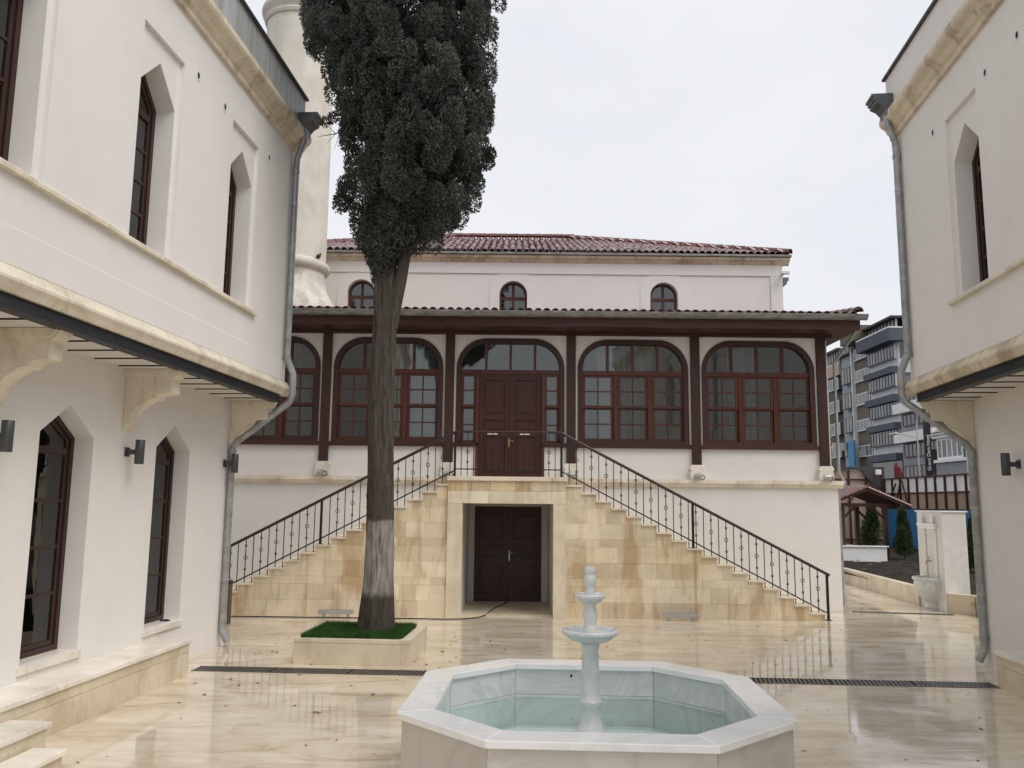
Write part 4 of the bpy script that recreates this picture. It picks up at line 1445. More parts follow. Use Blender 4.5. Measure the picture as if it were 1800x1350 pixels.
    while s > bs0 + .1:
        w = min(1.1, s - bs0)
        MB().prism([(.455, 0.001), (.468, 0.001), (.468, .275), (.455, .275)], s - w + .0015, s - .0015, ex).build("plinth_slab", BENCH, bnch)
        MB().prism([(.455, .279), (.466, .279), (.466, .384), (.455, .384)], s - w + .0015, s - .0015, ex).build("plinth_slab", BENCH, bnch)
        s -= w
    return root, T


CL, AL = (-4.408, 13.093), 4.1
CRR, AR = (6.729, 12.392), 6.6
left_house, TL = house("white_house", "two-storey white house with overhanging upper floor beside the cypress and stone bench", CL, AL, 1,
                       [-1.83, -4.22, -6.6, -9.0], [-1.82, -4.2, -6.58, -8.96], 0.2, [0.07, -3.07, -5.45, -7.8], (-9.5, -1.98), 12.5, 0.36, LEAD)
right_house, TR = house("white_house", "two-storey white house with overhanging upper floor beside the garden kerb and wall fountain", CRR, AR, -1,
                        [-2.38, -4.77, -7.15], [-2.36, -4.75, -7.1], -0.12, [-0.25, -3.6, -5.95], (-9.5, -1.62), 12.5, 0.5, WHITE)


def house_pt(C, A, side, t, s, z):
    a = R(A)
    return Vector((C[0] + side * t * math.cos(a) + s * math.sin(a), C[1] - side * t * math.sin(a) + s * math.cos(a), z))


# two entrance steps by the left house's bench
sp = thing("entrance_steps", "two low travertine steps against the stone bench of the house by the cypress", "steps", house_pt(CL, AL, 1, 0.49, -5.35, 0), -R(AL))
MB().box(0.004, 0.36, -3.0, -0.18, 0, .255).build("riser", BENCH, sp)
MB().box(0.004, 0.39, -3.0, -0.15, .256, .30).build("tread", BENCH_TOP, sp, bevel=0.006)
MB().box(0.362, 0.66, -3.0, -0.42, 0, .105).build("riser", BENCH, sp)
MB().box(0.392, 0.69, -3.0, -0.39, .106, .15).build("tread", BENCH_TOP, sp, bevel=0.006)


def wall_lamp(C, A, side, s, label):
    t = thing("wall_lamp", label, "lamp", house_pt(C, A, side, 0.0, s, 2.76), -R(A), "cylinder lamps on the house walls")
    MB().prism([(-.05, -.055), (.05, -.055), (.05, .055), (-.05, .055)], .0, .02, lambda p, q, d: (side * d, p, q)).build("wall_plate", LAMPM, t, bevel=0.004)
    MB().box(min(side * .02, side * .12), max(side * .02, side * .12), -.025, .025, -.03, .03).build("arm", LAMPM, t, bevel=0.004)
    MB().lathe([(.05, -.145), (.054, -.14), (.054, .14), (.05, .145)], 24, (side * .165, 0)).build("lamp_body", LAMPM, t, 40)
    return t


wall_lamp(CL, AL, 1, -5.42, "grey cylinder wall lamp under the bracket over the entrance steps")
wall_lamp(CL, AL, 1, -3.03, "grey cylinder wall lamp between the two pointed ground-floor windows")
wall_lamp(CL, AL, 1, -0.16, "grey cylinder wall lamp tucked beside the downpipe of the cypress-side house")
wall_lamp(CRR, AR, -1, -1.60, "grey cylinder wall lamp on the house beside the garden, above its bench")

# small black thing left on the window sill
t = MB()
t.tube([(-.07, 0, .012), (.02, .01, .012), (.07, -.01, .014)], [.012, .016, .008], 6)
o = t.build("door_hook", BLACK, None, 40, label="small black latch lying on a ground-floor window sill", category="latch")
o.location = house_pt(CL, AL, 1, -0.10, -1.55, 0.584)

# ------------------------------------------------------------------ planter with cypress
PR = -R(3.8)
pl = thing("stone_planter", "low square beige stone planter round the foot of the cypress", "planter", (-2.10, 12.46, 0), PR)
PWX, PWY = 0.80, 0.70
for nm, (x0, x1, y0, y1) in dict(a=(-PWX, PWX, -PWY, -PWY + .04), b=(-PWX, PWX, PWY - .04, PWY), c=(-PWX, -PWX + .04, -PWY + .041, PWY - .041), d=(PWX - .04, PWX, -PWY + .041, PWY - .041)).items():
    bx("side_slab", BENCH, pl, x0, x1, y0, y1, 0, .285, bevel=0.003)
cw = .13
for (x0, x1, y0, y1) in ((-PWX - .004, PWX + .004, -PWY - .004, -PWY + cw), (-PWX - .004, PWX + .004, PWY - cw, PWY + .004), (-PWX - .004, -PWX + cw, -PWY + cw + .001, PWY - cw - .001), (PWX - cw, PWX + .004, -PWY + cw + .001, PWY - cw - .001)):
    bx("coping_slab", BENCH, pl, x0, x1, y0, y1, .287, .342, bevel=0.004)
bx("soil", SOIL, pl, -PWX + .041, PWX - .041, -PWY + .041, PWY - .041, 0.02, .328)
g = MB()
for k in range(34000):
    x, y_ = rng.uniform(-PWX + cw - .06, PWX - cw - .01), rng.uniform(-PWY + cw - .075, PWY - cw + .06)
    hgt = rng.uniform(.05, .10)
    a = rng.uniform(0, math.pi * 2)
    wx, wy = .0035 * math.cos(a), .0035 * math.sin(a)
    lx, ly = rng.normal(0, .018), rng.normal(0, .018)
    i = len(g.v)
    g.v += [(x - wx, y_ - wy, .325), (x + wx, y_ + wy, .325), (x + lx, y_ + ly, .325 + hgt)]
    g.f.append((i, i + 1, i + 2))
g_me = bpy.data.meshes.new("grass")
g_me.from_pydata(g.v, [], g.f)
g_me.materials.append(GRASS)
link("grass", g_me, None, loc=(-2.10, 12.46, 0), rot=(0, 0, PR), label="short green grass filling the square stone planter", category="grass", kind="stuff")

TX, TY = -1.955, 12.50
tree = thing("cypress_tree", "tall dark cypress with a whitewashed trunk band growing in the stone planter", "tree", (TX, TY, 0.25))
# crown outline measured from the photograph: (row, left, right)
OUT = [(455, 642, 690), (430, 630, 722), (400, 622, 795), (370, 600, 825), (340, 594, 842), (300, 604, 862), (250, 602, 862), (200, 588, 866), (150, 570, 868),
       (100, 552, 870), (50, 530, 872), (0, 518, 877)]
prof_t = []
for v, l, r_ in OUT:
    a, b2 = at_y(l, v, TY), at_y(r_, v, TY)
    prof_t.append(((a.z + b2.z) / 2 - .25, (a.x + b2.x) / 2 - TX, (b2.x - a.x) / 2))
prof_t += [(11.5, -.05, 1.62), (13.0, 0, 1.3), (14.5, 0, .75), (15.6, 0, .2)]
pz = [p[0] for p in prof_t]


def crown_at(z):
    return np.interp(z, pz, [p[1] for p in prof_t]), np.interp(z, pz, [p[2] for p in prof_t])


tk = MB()


def trunk(mbx, pts, n=40, amp=.10):
    o = len(mbx.v)
    for (x, y_, z, r_) in pts:
        for k in range(n):
            a = 2 * math.pi * k / n
            rr = r_ * (1 + amp * math.sin(3 * a + z * .5) * .55 + amp * .5 * math.sin(7 * a + z * 1.1) + amp * .35 * math.sin(13 * a - z * .7) + rng.normal(0, .012))
            mbx.v.append((x + rr * math.cos(a), y_ + rr * math.sin(a), z))
    for i in range(len(pts) - 1):
        for k in range(n):
            q = (k + 1) % n
            mbx.f.append((o + i * n + k, o + i * n + q, o + (i + 1) * n + q, o + (i + 1) * n + k))


zs = np.linspace(0, 5.0, 36)
pts = []
for z in zs:
    r_ = 0.205 + 0.075 * math.exp(-z * 2.2) - 0.006 * z
    pts.append((0.0 + .02 * math.sin(z * 1.3) + .01 * z * 0.3, .015 * math.cos(z), z, r_))
trunk(tk, pts)
x5, y5 = pts[-1][0], pts[-1][1]
trunk(tk, [(x5 - .02, y5, 4.95, .175), (x5 - .03, y5, 5.3, .165), (x5 - .02, y5 + .02, 6.2, .14), (x5 + .03, y5, 8, .12), (x5, y5, 11, .09), (x5, y5, 14.5, .03)])
trunk(tk, [(x5 + .06, y5 - .03, 4.55, .12), (x5 + .13, y5 - .05, 4.95, .11), (x5 + .21, y5 - .05, 5.3, .095), (x5 + .29, y5 - .03, 5.8, .08), (x5 + .40, y5, 7, .06), (x5 + .55, y5, 9, .04)])
for k in range(34):
    z0_ = rng.uniform(5.5, 12.5)
    a = rng.uniform(0, 2 * math.pi)
    L = min(rng.uniform(.5, 1.1), .8 * crown_at(z0_ + .9)[1])
    tk.tube([(x5, y5, z0_), (x5 + L * .5 * math.cos(a), y5 + L * .5 * math.sin(a), z0_ + .35), (x5 + L * math.cos(a), y5 + L * math.sin(a), z0_ + 1.0)], [.04, .028, .012], 6)
tk.build("trunk", BARK, tree, 60)

LV, LF = [], []


def leaf_lobe(c, r, h, n, size):
    """sprays of scale foliage over an upright flame-shaped lobe"""
    ph = rng.uniform(0, 2 * math.pi, n)
    ct = rng.uniform(-1, 1, n)
    stt = np.sqrt(1 - ct ** 2)
    rad = rng.uniform(.55, 1.08, n) ** .6
    nrm = np.stack([stt * np.cos(ph), stt * np.sin(ph), ct], 1)
    P = np.array(c) + nrm * np.stack([r * rad, r * rad, h * rad], 1)
    D = nrm * .75 + np.array([0, 0, .75]) + rng.normal(0, .42, (n, 3))
    D /= np.linalg.norm(D, axis=1)[:, None]
    S = np.cross(D, rng.normal(0, 1, (n, 3)))
    S /= np.linalg.norm(S, axis=1)[:, None]
    L = size * rng.uniform(.6, 1.5, n)[:, None]
    W = L * rng.uniform(.22, .38, n)[:, None]
    base = sum(len(a) for a in LV)
    Q = np.stack([P, P + D * L * .45 + S * W, P + D * L, P + D * L * .45 - S * W], 1).reshape(-1, 3)
    LV.append(Q)
    LF.append((base + np.arange(n * 4)).reshape(-1, 4))


# upright plumes, each a bundle of lobes, so the crown breaks into vertical masses with dark gaps
plumes = [(z_, a_ + rng.uniform(-.3, .3), f_) for z_, na, f_ in ((6.1, 4, .45), (6.8, 6, .6), (7.6, 7, .66), (8.5, 8, .68), (9.4, 8, .7), (10.3, 8, .7))
          for a_ in np.linspace(0, 2 * math.pi, na, endpoint=False) + rng.uniform(0, 6)]
plumes += [(z_, 0, 0) for z_ in (6.6, 7.4, 8.2, 9.0, 9.8, 10.6)]
for (z_, a_, f_) in plumes:
    cx_, cr_ = crown_at(z_ - .0)
    pr_ = cr_ * (.36 if f_ else .45) * rng.uniform(.88, 1.12)
    pc = np.array((cx_ + f_ * cr_ * math.cos(a_), f_ * cr_ * math.sin(a_), z_))
    ph_ = rng.uniform(.62, .85)
    for k in range(24):
        q = rng.normal(0, 1, 3)
        q /= np.linalg.norm(q)
        taper = 1 - .35 * max(0, q[2])
        c_ = pc + q * np.array((pr_ * taper, pr_ * taper, ph_)) * rng.uniform(.72, 1.0)
        lim_c, lim_r = crown_at(c_[2])
        dx, dy = c_[0] - lim_c, c_[1]
        dd = math.hypot(dx, dy)
        r_ = rng.uniform(.08, .17)
        if dd > lim_r - r_ * .7 and dd > 0:
            f2 = max(0, lim_r - r_ * .7) / dd
            c_[0], c_[1] = lim_c + dx * f2, dy * f2
        if c_[2] < 5.35:
            continue
        leaf_lobe(c_, r_, r_ * rng.uniform(1.3, 2.1), int(430 * (r_ / .12) ** 1.7), .036)
for k in range(120):
    z = rng.uniform(11.0, 15.3)
    cx_, cr_ = crown_at(z)
    r_ = min(rng.uniform(.25, .4), max(.1, cr_ * .8))
    a = rng.uniform(0, 2 * math.pi)
    d = max(0, cr_ - r_) * math.sqrt(rng.uniform(.2, 1))
    leaf_lobe((cx_ + d * math.cos(a), d * math.sin(a), z), r_, r_ * 2, 420, .09)
# stray sprays: the twig on the left, the tuft on the right, hanging tuft by the fork
for (u, v, r_, n) in ((572, 215, .06, 60), (585, 208, .07, 90), (608, 345, .16, 330), (600, 358, .12, 200), (857, 285, .10, 220), (862, 272, .08, 160), (842, 282, .15, 340), (826, 296, .17, 380), (846, 262, .14, 300), (835, 325, .15, 320), (655, 440, .14, 420), (640, 425, .12, 300), (670, 452, .10, 220), (805, 380, .16, 300), (775, 392, .13, 260), (790, 396, .10, 150), (830, 355, .14, 260), (760, 380, .14, 250), (878, 8, .1, 150)):
    p = at_y(u, v, TY - .1)
    leaf_lobe((p.x - TX, p.y - TY, p.z - .25), r_, r_ * 1.3, int(n * 2.2), .036)
me = bpy.data.meshes.new("crown")
V = np.concatenate(LV)
Fq = np.concatenate(LF)
me.from_pydata(V.tolist(), [], Fq.tolist())
me.materials.append(LEAF)
link("crown", me, tree)
tw = MB()
a, b2, c2 = at_y(560, 240, TY - .1), at_y(590, 235, TY - .1), at_y(640, 205, TY)
rel = lambda p: (p.x - TX, p.y - TY, p.z - .25)
tw.tube([rel(c2), rel((b2 + c2) / 2 + Vector((0, 0, -.04))), rel(b2), rel(a)], [.018, .013, .009, .004], 5)
tw.tube([rel(b2), rel(at_y(575, 252, TY - .1))], [.006, .002], 4)
tw.tube([rel(b2), rel(at_y(574, 218, TY - .1))], [.006, .002], 4)
tw.tube([rel(at_y(596, 236, TY - .1)), rel(at_y(588, 262, TY - .1))], [.005, .002], 4)
tw.build("twig", BARK, tree)

# ------------------------------------------------------------------ drains
def drain(label, a, b, w=.125, cut=None):
    a, b = Vector(a), Vector(b)
    d = b - a
    rz = math.atan2(d.y, d.x)
    L = d.length
    t = thing("drain_channel", label, "drain", (a.x, a.y, 0), rz)
    bx("channel", DARKGAP, t, 0, L, -w / 2, w / 2, .0012, .003)
    for s in (-1, 1):
        bx("frame_bar", GRATE, t, 0, L, s * w / 2 - .008, s * w / 2 + .008, .0013, .0075)
    n = int(L)
    seg = L / max(n, 1)
    m_ = MB()
    k = 0.02
    while k < seg - .02:
        o = len(m_.v)
        for zz in (.0035, .0072):
            m_.v += [(k, -w / 2 + .009, zz), (k + .024, -w / 2 + .009, zz), (k + .064, w / 2 - .009, zz), (k + .04, w / 2 - .009, zz)]
        m_.f += [(o, o + 3, o + 2, o + 1), (o + 4, o + 5, o + 6, o + 7), (o, o + 1, o + 5, o + 4), (o + 1, o + 2, o + 6, o + 5), (o + 2, o + 3, o + 7, o + 6), (o + 3, o, o + 4, o + 7)]
        k += .055
    me_ = m_.mesh("grate_section", GRATE)
    for i in range(max(n, 1)):
        link("grate_section", me_, t, loc=(i * seg, 0, 0))
    return t


drain("long iron grate drain crossing the courtyard behind the marble fountain", (-4.12, 11.43, 0), (6.10, 10.88, 0), .30)
drain("short iron grate drain in the lane before the wall fountain", (7.24, 18.13, 0), (9.2, 17.83, 0), .16)

# ------------------------------------------------------------------ octagonal marble fountain
FXc, FYc, RIM = 0.655, 6.99, 0.70
ft = thing("marble_fountain", "octagonal white marble basin with a two-tier spout in the courtyard", "fountain", (FXc, FYc, 0), -R(2.5))


def octo(e, c):
    """octagon: half extent e, half side length c"""
    return [(e, -c), (e, c), (c, e), (-c, e), (-e, c), (-e, -c), (-c, -e), (c, -e)]


def inset(e, c, d):
    k = math.tan(R(22.5))
    return octo(e - d, c - d * k)


E0, C0 = 1.43, 0.745
Pz = lambda p, q, d: (p, q, d)
po, pi_ = octo(E0, C0), inset(E0, C0, .26)
wo, wi = inset(E0, C0, .035), inset(E0, C0, .085)
io, ii = inset(E0, C0, .19), inset(E0, C0, .235)
for i in range(8):
    j = (i + 1) % 8

    def shrink(a, b, g):
        a, b = Vector(a), Vector(b)
        u = (b - a).normalized() * g
        return tuple(a + u), tuple(b - u)
    a, b = shrink(po[i], po[j], .001)
    c_, d_ = shrink(pi_[i], pi_[j], .001)
    MB().prism([a, b, d_, c_], RIM - .05, RIM, Pz).build("rim_slab", MARBLE, ft, bevel=0.005)
    a, b = shrink(wo[i], wo[j], .0015)
    c_, d_ = shrink(wi[i], wi[j], .0015)
    MB().prism([a, b, d_, c_], 0.0, RIM - .052, Pz).build("outer_panel", MARBLE_OUT, ft, bevel=0.002)
    a, b = shrink(io[i], io[j], .0015)
    c_, d_ = shrink(ii[i], ii[j], .0015)
    MB().prism([a, b, d_, c_], .42, RIM - .052, Pz).build("inner_panel", MARBLE_WALL, ft, bevel=0.002)
    MB().prism([a, b, d_, c_], .10, .417, Pz).build("inner_panel", MARBLE_WALL, ft, bevel=0.002)
MB().prism(inset(E0, C0, .20), 0.02, .12, Pz).build("basin_floor", POOL_FLOOR, ft)
wsur = MB()
wp = inset(E0, C0, .236)
wsur.v += [(p, q, .40) for p, q in wp]
wsur.f.append(tuple(range(8)))
wsur.build("water", WATER, ft)
MB().box(-.17, .17, -.17, .17, .12, .30).build("plinth", MARBLE, ft, bevel=0.01)
MB().lathe([(.17, .30), (.175, .33), (.165, .36), (.125, .39), (.115, .42), (.105, .44), (.098, .455)], 32).build("plinth_ring", MARBLE_SPOUT, ft, 40)
MB().lathe([(.098, .455), (.085, .48), (.08, .56), (.083, .595), (.09, .605), (.09, .64), (.08, .65), (.073, .70), (.07, .85), (.068, .955), (.067, .965), (.073, .975), (.073, .99),
            (.064, 1.0), (.066, 1.03), (.074, 1.065), (.078, 1.085), (.07, 1.095)], 32).build("column", MARBLE_SPOUT, ft, 40)
MB().lathe([(.07, 1.094), (.11, 1.096), (.16, 1.112), (.195, 1.138), (.205, 1.15), (.222, 1.155), (.229, 1.17), (.227, 1.188), (.215, 1.196), (.198, 1.19), (.175, 1.168), (.10, 1.152), (.05, 1.15)], 40).build("bowl", MARBLE_SPOUT, ft, 50)
MB().lathe([(.058, 1.155), (.06, 1.20), (.05, 1.215), (.045, 1.235), (.055, 1.27), (.06, 1.31), (.055, 1.345), (.046, 1.37), (.05, 1.385), (.06, 1.395), (.062, 1.405)], 28).build("baluster", MARBLE_SPOUT, ft, 40)
MB().lathe([(.055, 1.405), (.075, 1.408), (.10, 1.425), (.108, 1.438), (.124, 1.442), (.129, 1.455), (.127, 1.47), (.118, 1.476), (.10, 1.468), (.05, 1.458), (.03, 1.456)], 36).build("bowl", MARBLE_SPOUT, ft, 50)
MB().lathe([(.042, 1.46), (.045, 1.50), (.038, 1.515), (.04, 1.53), (.05, 1.56), (.053, 1.59), (.046, 1.615), (.04, 1.63), (.046, 1.64), (.047, 1.68), (.043, 1.69), (.02, 1.692)], 28).build("finial", MARBLE_SPOUT, ft, 40)
ov = MB().tube([(-.12, E0 - .237, .595), (-.12, E0 - .242, .595)], .012, 10).build("overflow_hole", BLACK, ft)

# ------------------------------------------------------------------ garden beyond: kerb, soil, wall fountain, shrubs
bed = MB()
nx_, ny_ = 30, 40
for j in range(ny_ + 1):
    for i in range(nx_ + 1):
        x = 9.55 + (18.6 - 9.55) * i / nx_
        y_ = 16.5 + (41.5 - 16.5) * j / ny_
        bed.v.append((x + (0.35 * (y_ - 20) / 20 if i == 0 and y_ > 20 else 0), y_, .26 + rng.normal(0, .02) + .004 * (y_ - 18)))
for j in range(ny_):
    for i in range(nx_):
        o = j * (nx_ + 1) + i
        bed.f.append((o, o + 1, o + nx_ + 2, o + nx_ + 1))
bed.build("garden_soil", SOIL, None, 60, kind="structure")
rub = MB()
for k in range(420):
    x, y_ = rng.uniform(10, 17.5), rng.uniform(17.5, 40)
    s_ = rng.uniform(.015, .06)
    q = [(x + rng.normal(0, s_), y_ + rng.normal(0, s_), .27 + .004 * (y_ - 18) + rng.uniform(0, s_)) for _ in range(4)]
    o = len(rub.v)
    rub.v += q
    rub.f += [(o, o + 1, o + 2), (o, o + 2, o + 3), (o, o + 3, o + 1), (o + 1, o + 3, o + 2)]
rub.build("soil_clods", simple("clod", (0.13, 0.115, 0.095), .9, 0, .5, 3), None, kind="stuff", label="clods and pale rubble scattered over the bare garden soil", category="rubble")


def kerb(label, pts, w=.17, h=.40, piece=1.0):
    """straight run of kerb stones from pts[0] to pts[1]"""
    a, b = Vector(pts[0]), Vector(pts[1])
    d = b - a
    t = thing("garden_kerb", label, "kerb", (a.x, a.y, 0), math.atan2(d.y, d.x), "kerbs of the garden bed")
    n = max(1, round(d.length / piece))
    s = d.length / n
    for i in range(n):
        bx("kerb_stone", BENCH, t, i * s + .002, (i + 1) * s - .002, -w, 0, 0, h, bevel=0.006)
    return t


kerb("long beige stone kerb of the garden running back behind the wall fountain", [(9.30, 19.5, 0), (9.84, 25.4, 0)])
bpy.data.objects["garden_kerb"].rotation_euler.z += 0
kerb("short beige stone kerb between the wall fountain and the house beside the garden", [(9.62, 17.73, 0), (9.27, 18.16, 0)])
kerb("stretch of stone kerb of the garden passing behind the house beside it", [(11.5, 15.6, 0), (9.625, 17.72, 0)])

wf = thing("wall_fountain", "marble wall fountain slab with a tap and fluted half-round basin at the kerb", "fountain", (9.27, 18.78, 0), R(-2))
# local: face towards -x
WFH = 2.13
bx("slab", MARBLE_WF, wf, 0.0, 0.52, -.60, .58, 0, WFH - .03, bevel=0.006)
bx("top_slab", MARBLE, wf, -.03, .55, -.63, .61, WFH - .03, WFH, bevel=0.005)
for y0_, y1_ in ((-.34, -.20), (.16, .30)):
    bx("pilaster", MARBLE_WF, wf, -.022, -.001, y0_, y1_, .55, 1.72, bevel=0.004)
bx("shelf", MARBLE, wf, -.10, -.001, -.42, .40, 1.80, 1.85, bevel=0.006)
bx("shelf_moulding", MARBLE, wf, -.06, -.001, -.38, .36, 1.73, 1.799, bevel=0.01)
for y_ in (-.27, .23):
    MB().lathe([(.035, 1.85), (.045, 1.87), (.03, 1.90), (.045, 1.95), (.03, 2.0), (.015, 2.03), (.002, 2.04)], 14, (-.05, y_)).build("finial", MARBLE, wf, 40)
tp = MB()
tp.tube([(0, -.02, 1.03), (-.10, -.02, 1.03), (-.12, -.02, 1.0), (-.12, -.02, .97)], .014, 8)
tp.tube([(-.05, -.02, 1.04), (-.05, -.02, 1.12)], .008, 6)
tp.tube([(-.05, -.06, 1.12), (-.05, .02, 1.12)], .007, 6)
tp.build("tap", BRASS, wf, 40)
flute = lambda t, z: 1 + (0.07 * abs(math.sin(t * 9)) if .18 < z < .57 else 0)
ba = MB().lathe([(.16, .02), (.17, .06), (.13, .10), (.12, .14), (.20, .20), (.28, .30), (.335, .42), (.36, .55), (.365, .60), (.40, .63), (.41, .665), (.40, .69), (.36, .69), (.33, .62), (.25, .50), (.02, .46)],
                64, (0, -.02), math.pi / 2, 3 * math.pi / 2, flute)
ba.build("basin", MARBLE_WALL, wf, 40)
bx("basin_foot", MARBLE_OUT, wf, -.22, -.001, -.26, .22, 0, .02)

# raised white planter wall and gazebo
pt_ = thing("raised_bed", "low white-rendered raised bed below the wooden gazebo", "planter", (0, 0, 0))
bx("wall", WHITEP, pt_, 10.6, 13.28, 30.0, 30.2, .1, .79)
bx("coping", WHITEP, pt_, 10.55, 13.34, 29.95, 30.25, .791, .83, bevel=0.006)
bx("paved_top", BENCH, pt_, 10.6, 13.26, 30.25, 33.9, .3, .74)
gz = thing("wooden_gazebo", "small dark timber gazebo with braced posts and red tiled roof", "gazebo", (13.2, 32.4, .30))
for (x, y_) in ((.80, -.75), (-.80, -.75), (.42, .9), (-.80, .9)):
    bx("post", WOOD, gz, x - .08, x + .08, y_ - .08, y_ + .08, 0, 1.90, bevel=0.01)
for y_ in (-.75, .9):
    bx("beam", WOOD_H, gz, -1.2, 1.2, y_ - .06, y_ + .06, 1.90, 2.03)
    for sx in (-1, 1):
        m_ = MB()
        m_.tube([(sx * .78, y_, 1.45), (sx * .5, y_, 1.72), (sx * .25, y_, 1.9)], .045, 6)
        m_.build("brace", WOOD, gz)
for sx in (-1, 1):
    m_ = MB()
    m_.prism([(0, 2.60), (sx * 1.58, 1.93), (sx * 1.58, 1.85), (0, 2.50)], -1.15, 1.3, lambda p, q, d: (p, d, q))
    rf_ = m_.build("roof_slope", WOOD_H, gz)
    pt2 = math.atan2(.67, 1.58)
    m2 = MB()
    for r_i in range(6):
        for k in range(14):
            s_ = r_i * .285
            add_tile(m2, proto_tile, Matrix.Translation((sx * (1.6 - s_ * math.cos(pt2)), -1.12 + k * .18, 1.93 + s_ * math.sin(pt2))) @ Matrix.Rotation(sx * math.pi / 2, 4, 'Z') @ Matrix.Rotation(pt2, 4, 'X'))
    m2.build("roof_tiles", TILE, rf_, 40, kind="stuff")
for k in range(8):
    link("ridge_tile", big_tile_me, gz, loc=(0, -1.18 + k * .32, 2.60))


def conifer(label, x, y_, h, w, z=.3, n=11000):
    t = thing("thuja_shrub", label, "shrub", (x, y_, z), 0, "young conical shrubs in the garden")
    LV.clear()
    LF.clear()
    k = 0
    while k < 60:
        zz = rng.uniform(.14, .98)
        rr = w * (min(1, (1 - zz) * 1.5) ** .75) * min(1, (zz + .12) * 3) * .95
        r_ = rng.uniform(.07, .14) * w / .35
        a_ = rng.uniform(0, 6.283)
        d = max(0, rr - r_ * .6) * math.sqrt(rng.uniform(.2, 1))
        leaf_lobe((d * math.cos(a_), d * math.sin(a_), zz * h), r_, r_ * 2.0, n // 60, .05)
        k += 1
    me_ = bpy.data.meshes.new("crown")
    me_.from_pydata(np.concatenate(LV).tolist(), [], np.concatenate(LF).tolist())
    me_.materials.append(SHRUB)
    link("crown", me_, t)
    MB().tube([(0, 0, -.05), (0.01, 0, h * .3), (0, .01, h * .8)], [.03, .025, .008], 6).build("trunk", BARK, t)


conifer("conical green shrub in bare soil in front of the blue hoarding", 14.35, 31.0, 1.68, .40)
conifer("green shrub standing behind the gazebo post", 15.15, 35.5, 1.75, .55, .35)
conifer("green shrub half hidden between the wall fountain and the downpipe", 13.9, 25.4, 1.5, .45)

# ------------------------------------------------------------------ hoarding round the building site
hx = 18.3
ho = thing("site_hoarding", "long hoarding of rusty studs with white sheets over chipboard and blue panels", "hoarding", (hx, 33.0, .2))
n = 10
LH = 8.2
for i in range(n + 1):
    y_ = i * LH / n
    bx("stud", RUST, ho, -.05, .02, y_ - .045, y_ + .045, 0.0, 3.36)
    if i < n:
        bx("white_sheet", WHITEP, ho, .021, .04, y_ + .01, y_ + LH / n - .01, 2.66, 3.30)
        bx("chipboard_sheet", OSB, ho, .021, .04, y_ + .01, y_ + LH / n - .01, 1.80, 2.63)
        bx("blue_sheet", BLUE, ho, -.075, -.055, y_ + .004, y_ + LH / n - .004, 0.08, 1.90)
bx("rail", RUST, ho, -.06, .0195, -.05, LH + .05, 3.31, 3.37)
bx("rail", RUST, ho, -.04, .0195, -.05, LH + .05, 2.62, 2.67)
bx("rail", RUST, ho, -.053, .0195, -.05, LH + .05, 1.86, 1.94)
for (ya, za, yb, zb) in ((7.0, 1.9, 6.3, 3.2), (5.6, 1.9, 6.2, 3.25), (6.8, 3.1, 7.6, 2.2)):
    MB().tube([(-.1, ya, za), (-.1, yb, zb)], .045, 4).build("diagonal_brace", RUST, ho)
MB().tube([(-.08, -.3, 3.3), (-.5, -.9, .2)], .06, 4).build("diagonal_brace", RUST, ho)
hs = thing("chipboard_screen", "tall pinkish chipboard screen with rusty frame behind the gazebo", "hoarding", (15.0, 41.6, .2))
for i in range(4):
    bx("chipboard_sheet", OSB if i % 2 else simple("pink_board%d" % i, (0.42, 0.32, 0.26), .85, 0, .2, 6), hs, i * .85 + .01, i * .85 + .84, 0, .02, 0.05, 3.75)
for x in (.0, .85, 1.7, 2.55, 3.35):
    bx("stud", RUST, hs, x - .04, x + .04, -.07, -.002, 0, 3.9)
bx("rail", RUST, hs, -.2, 3.4, -.06, -.071, 3.28, 3.36)
bx("rail", RUST, hs, -.2, 3.4, -.075, -.15, .35, .45)
bx("top_sheet", APG["roofdark"], hs, -.3, 3.45, -.09, .08, 3.8, 3.95)
MB().tube([(1.6, -.1, 2.2), (3.0, -.1, 3.75)], .035, 4).build("diagonal_brace", RUST, hs)
MB().prism([(2.3, 3.79), (3.42, 3.79), (3.42, 2.9), (2.9, 2.9)], 0.1, 0.16, MF).build("torn_cover", APG["roofdark"], hs)
t = thing("site_floodlight", "small white floodlight on a post above the chipboard screen", "floodlight", (18.15, 41.2, .2))
MB().tube([(0, 0, 0), (0, 0, 3.9)], .05, 6).build("pole", RUST, t)
MB().box(-.32, -.06, -.2, -.05, 3.55, 3.80).build("lamp_head", WHITEP, t, bevel=.02)
t = MB()
fl = [(0, 0), (.75, .05), (.8, .5), (.5, .75), (.25, .75), (.1, 1.0), (-.05, .7)]
t.prism(fl, -.05, .05, lambda p, q, d: (d + .03 * math.sin(p * 5), -p, q))
o = t.build("red_banner", RED, None, label="crumpled red cloth standing above the white hoarding sheets", category="banner")
o.location = (18.75, 40.95, 3.35)


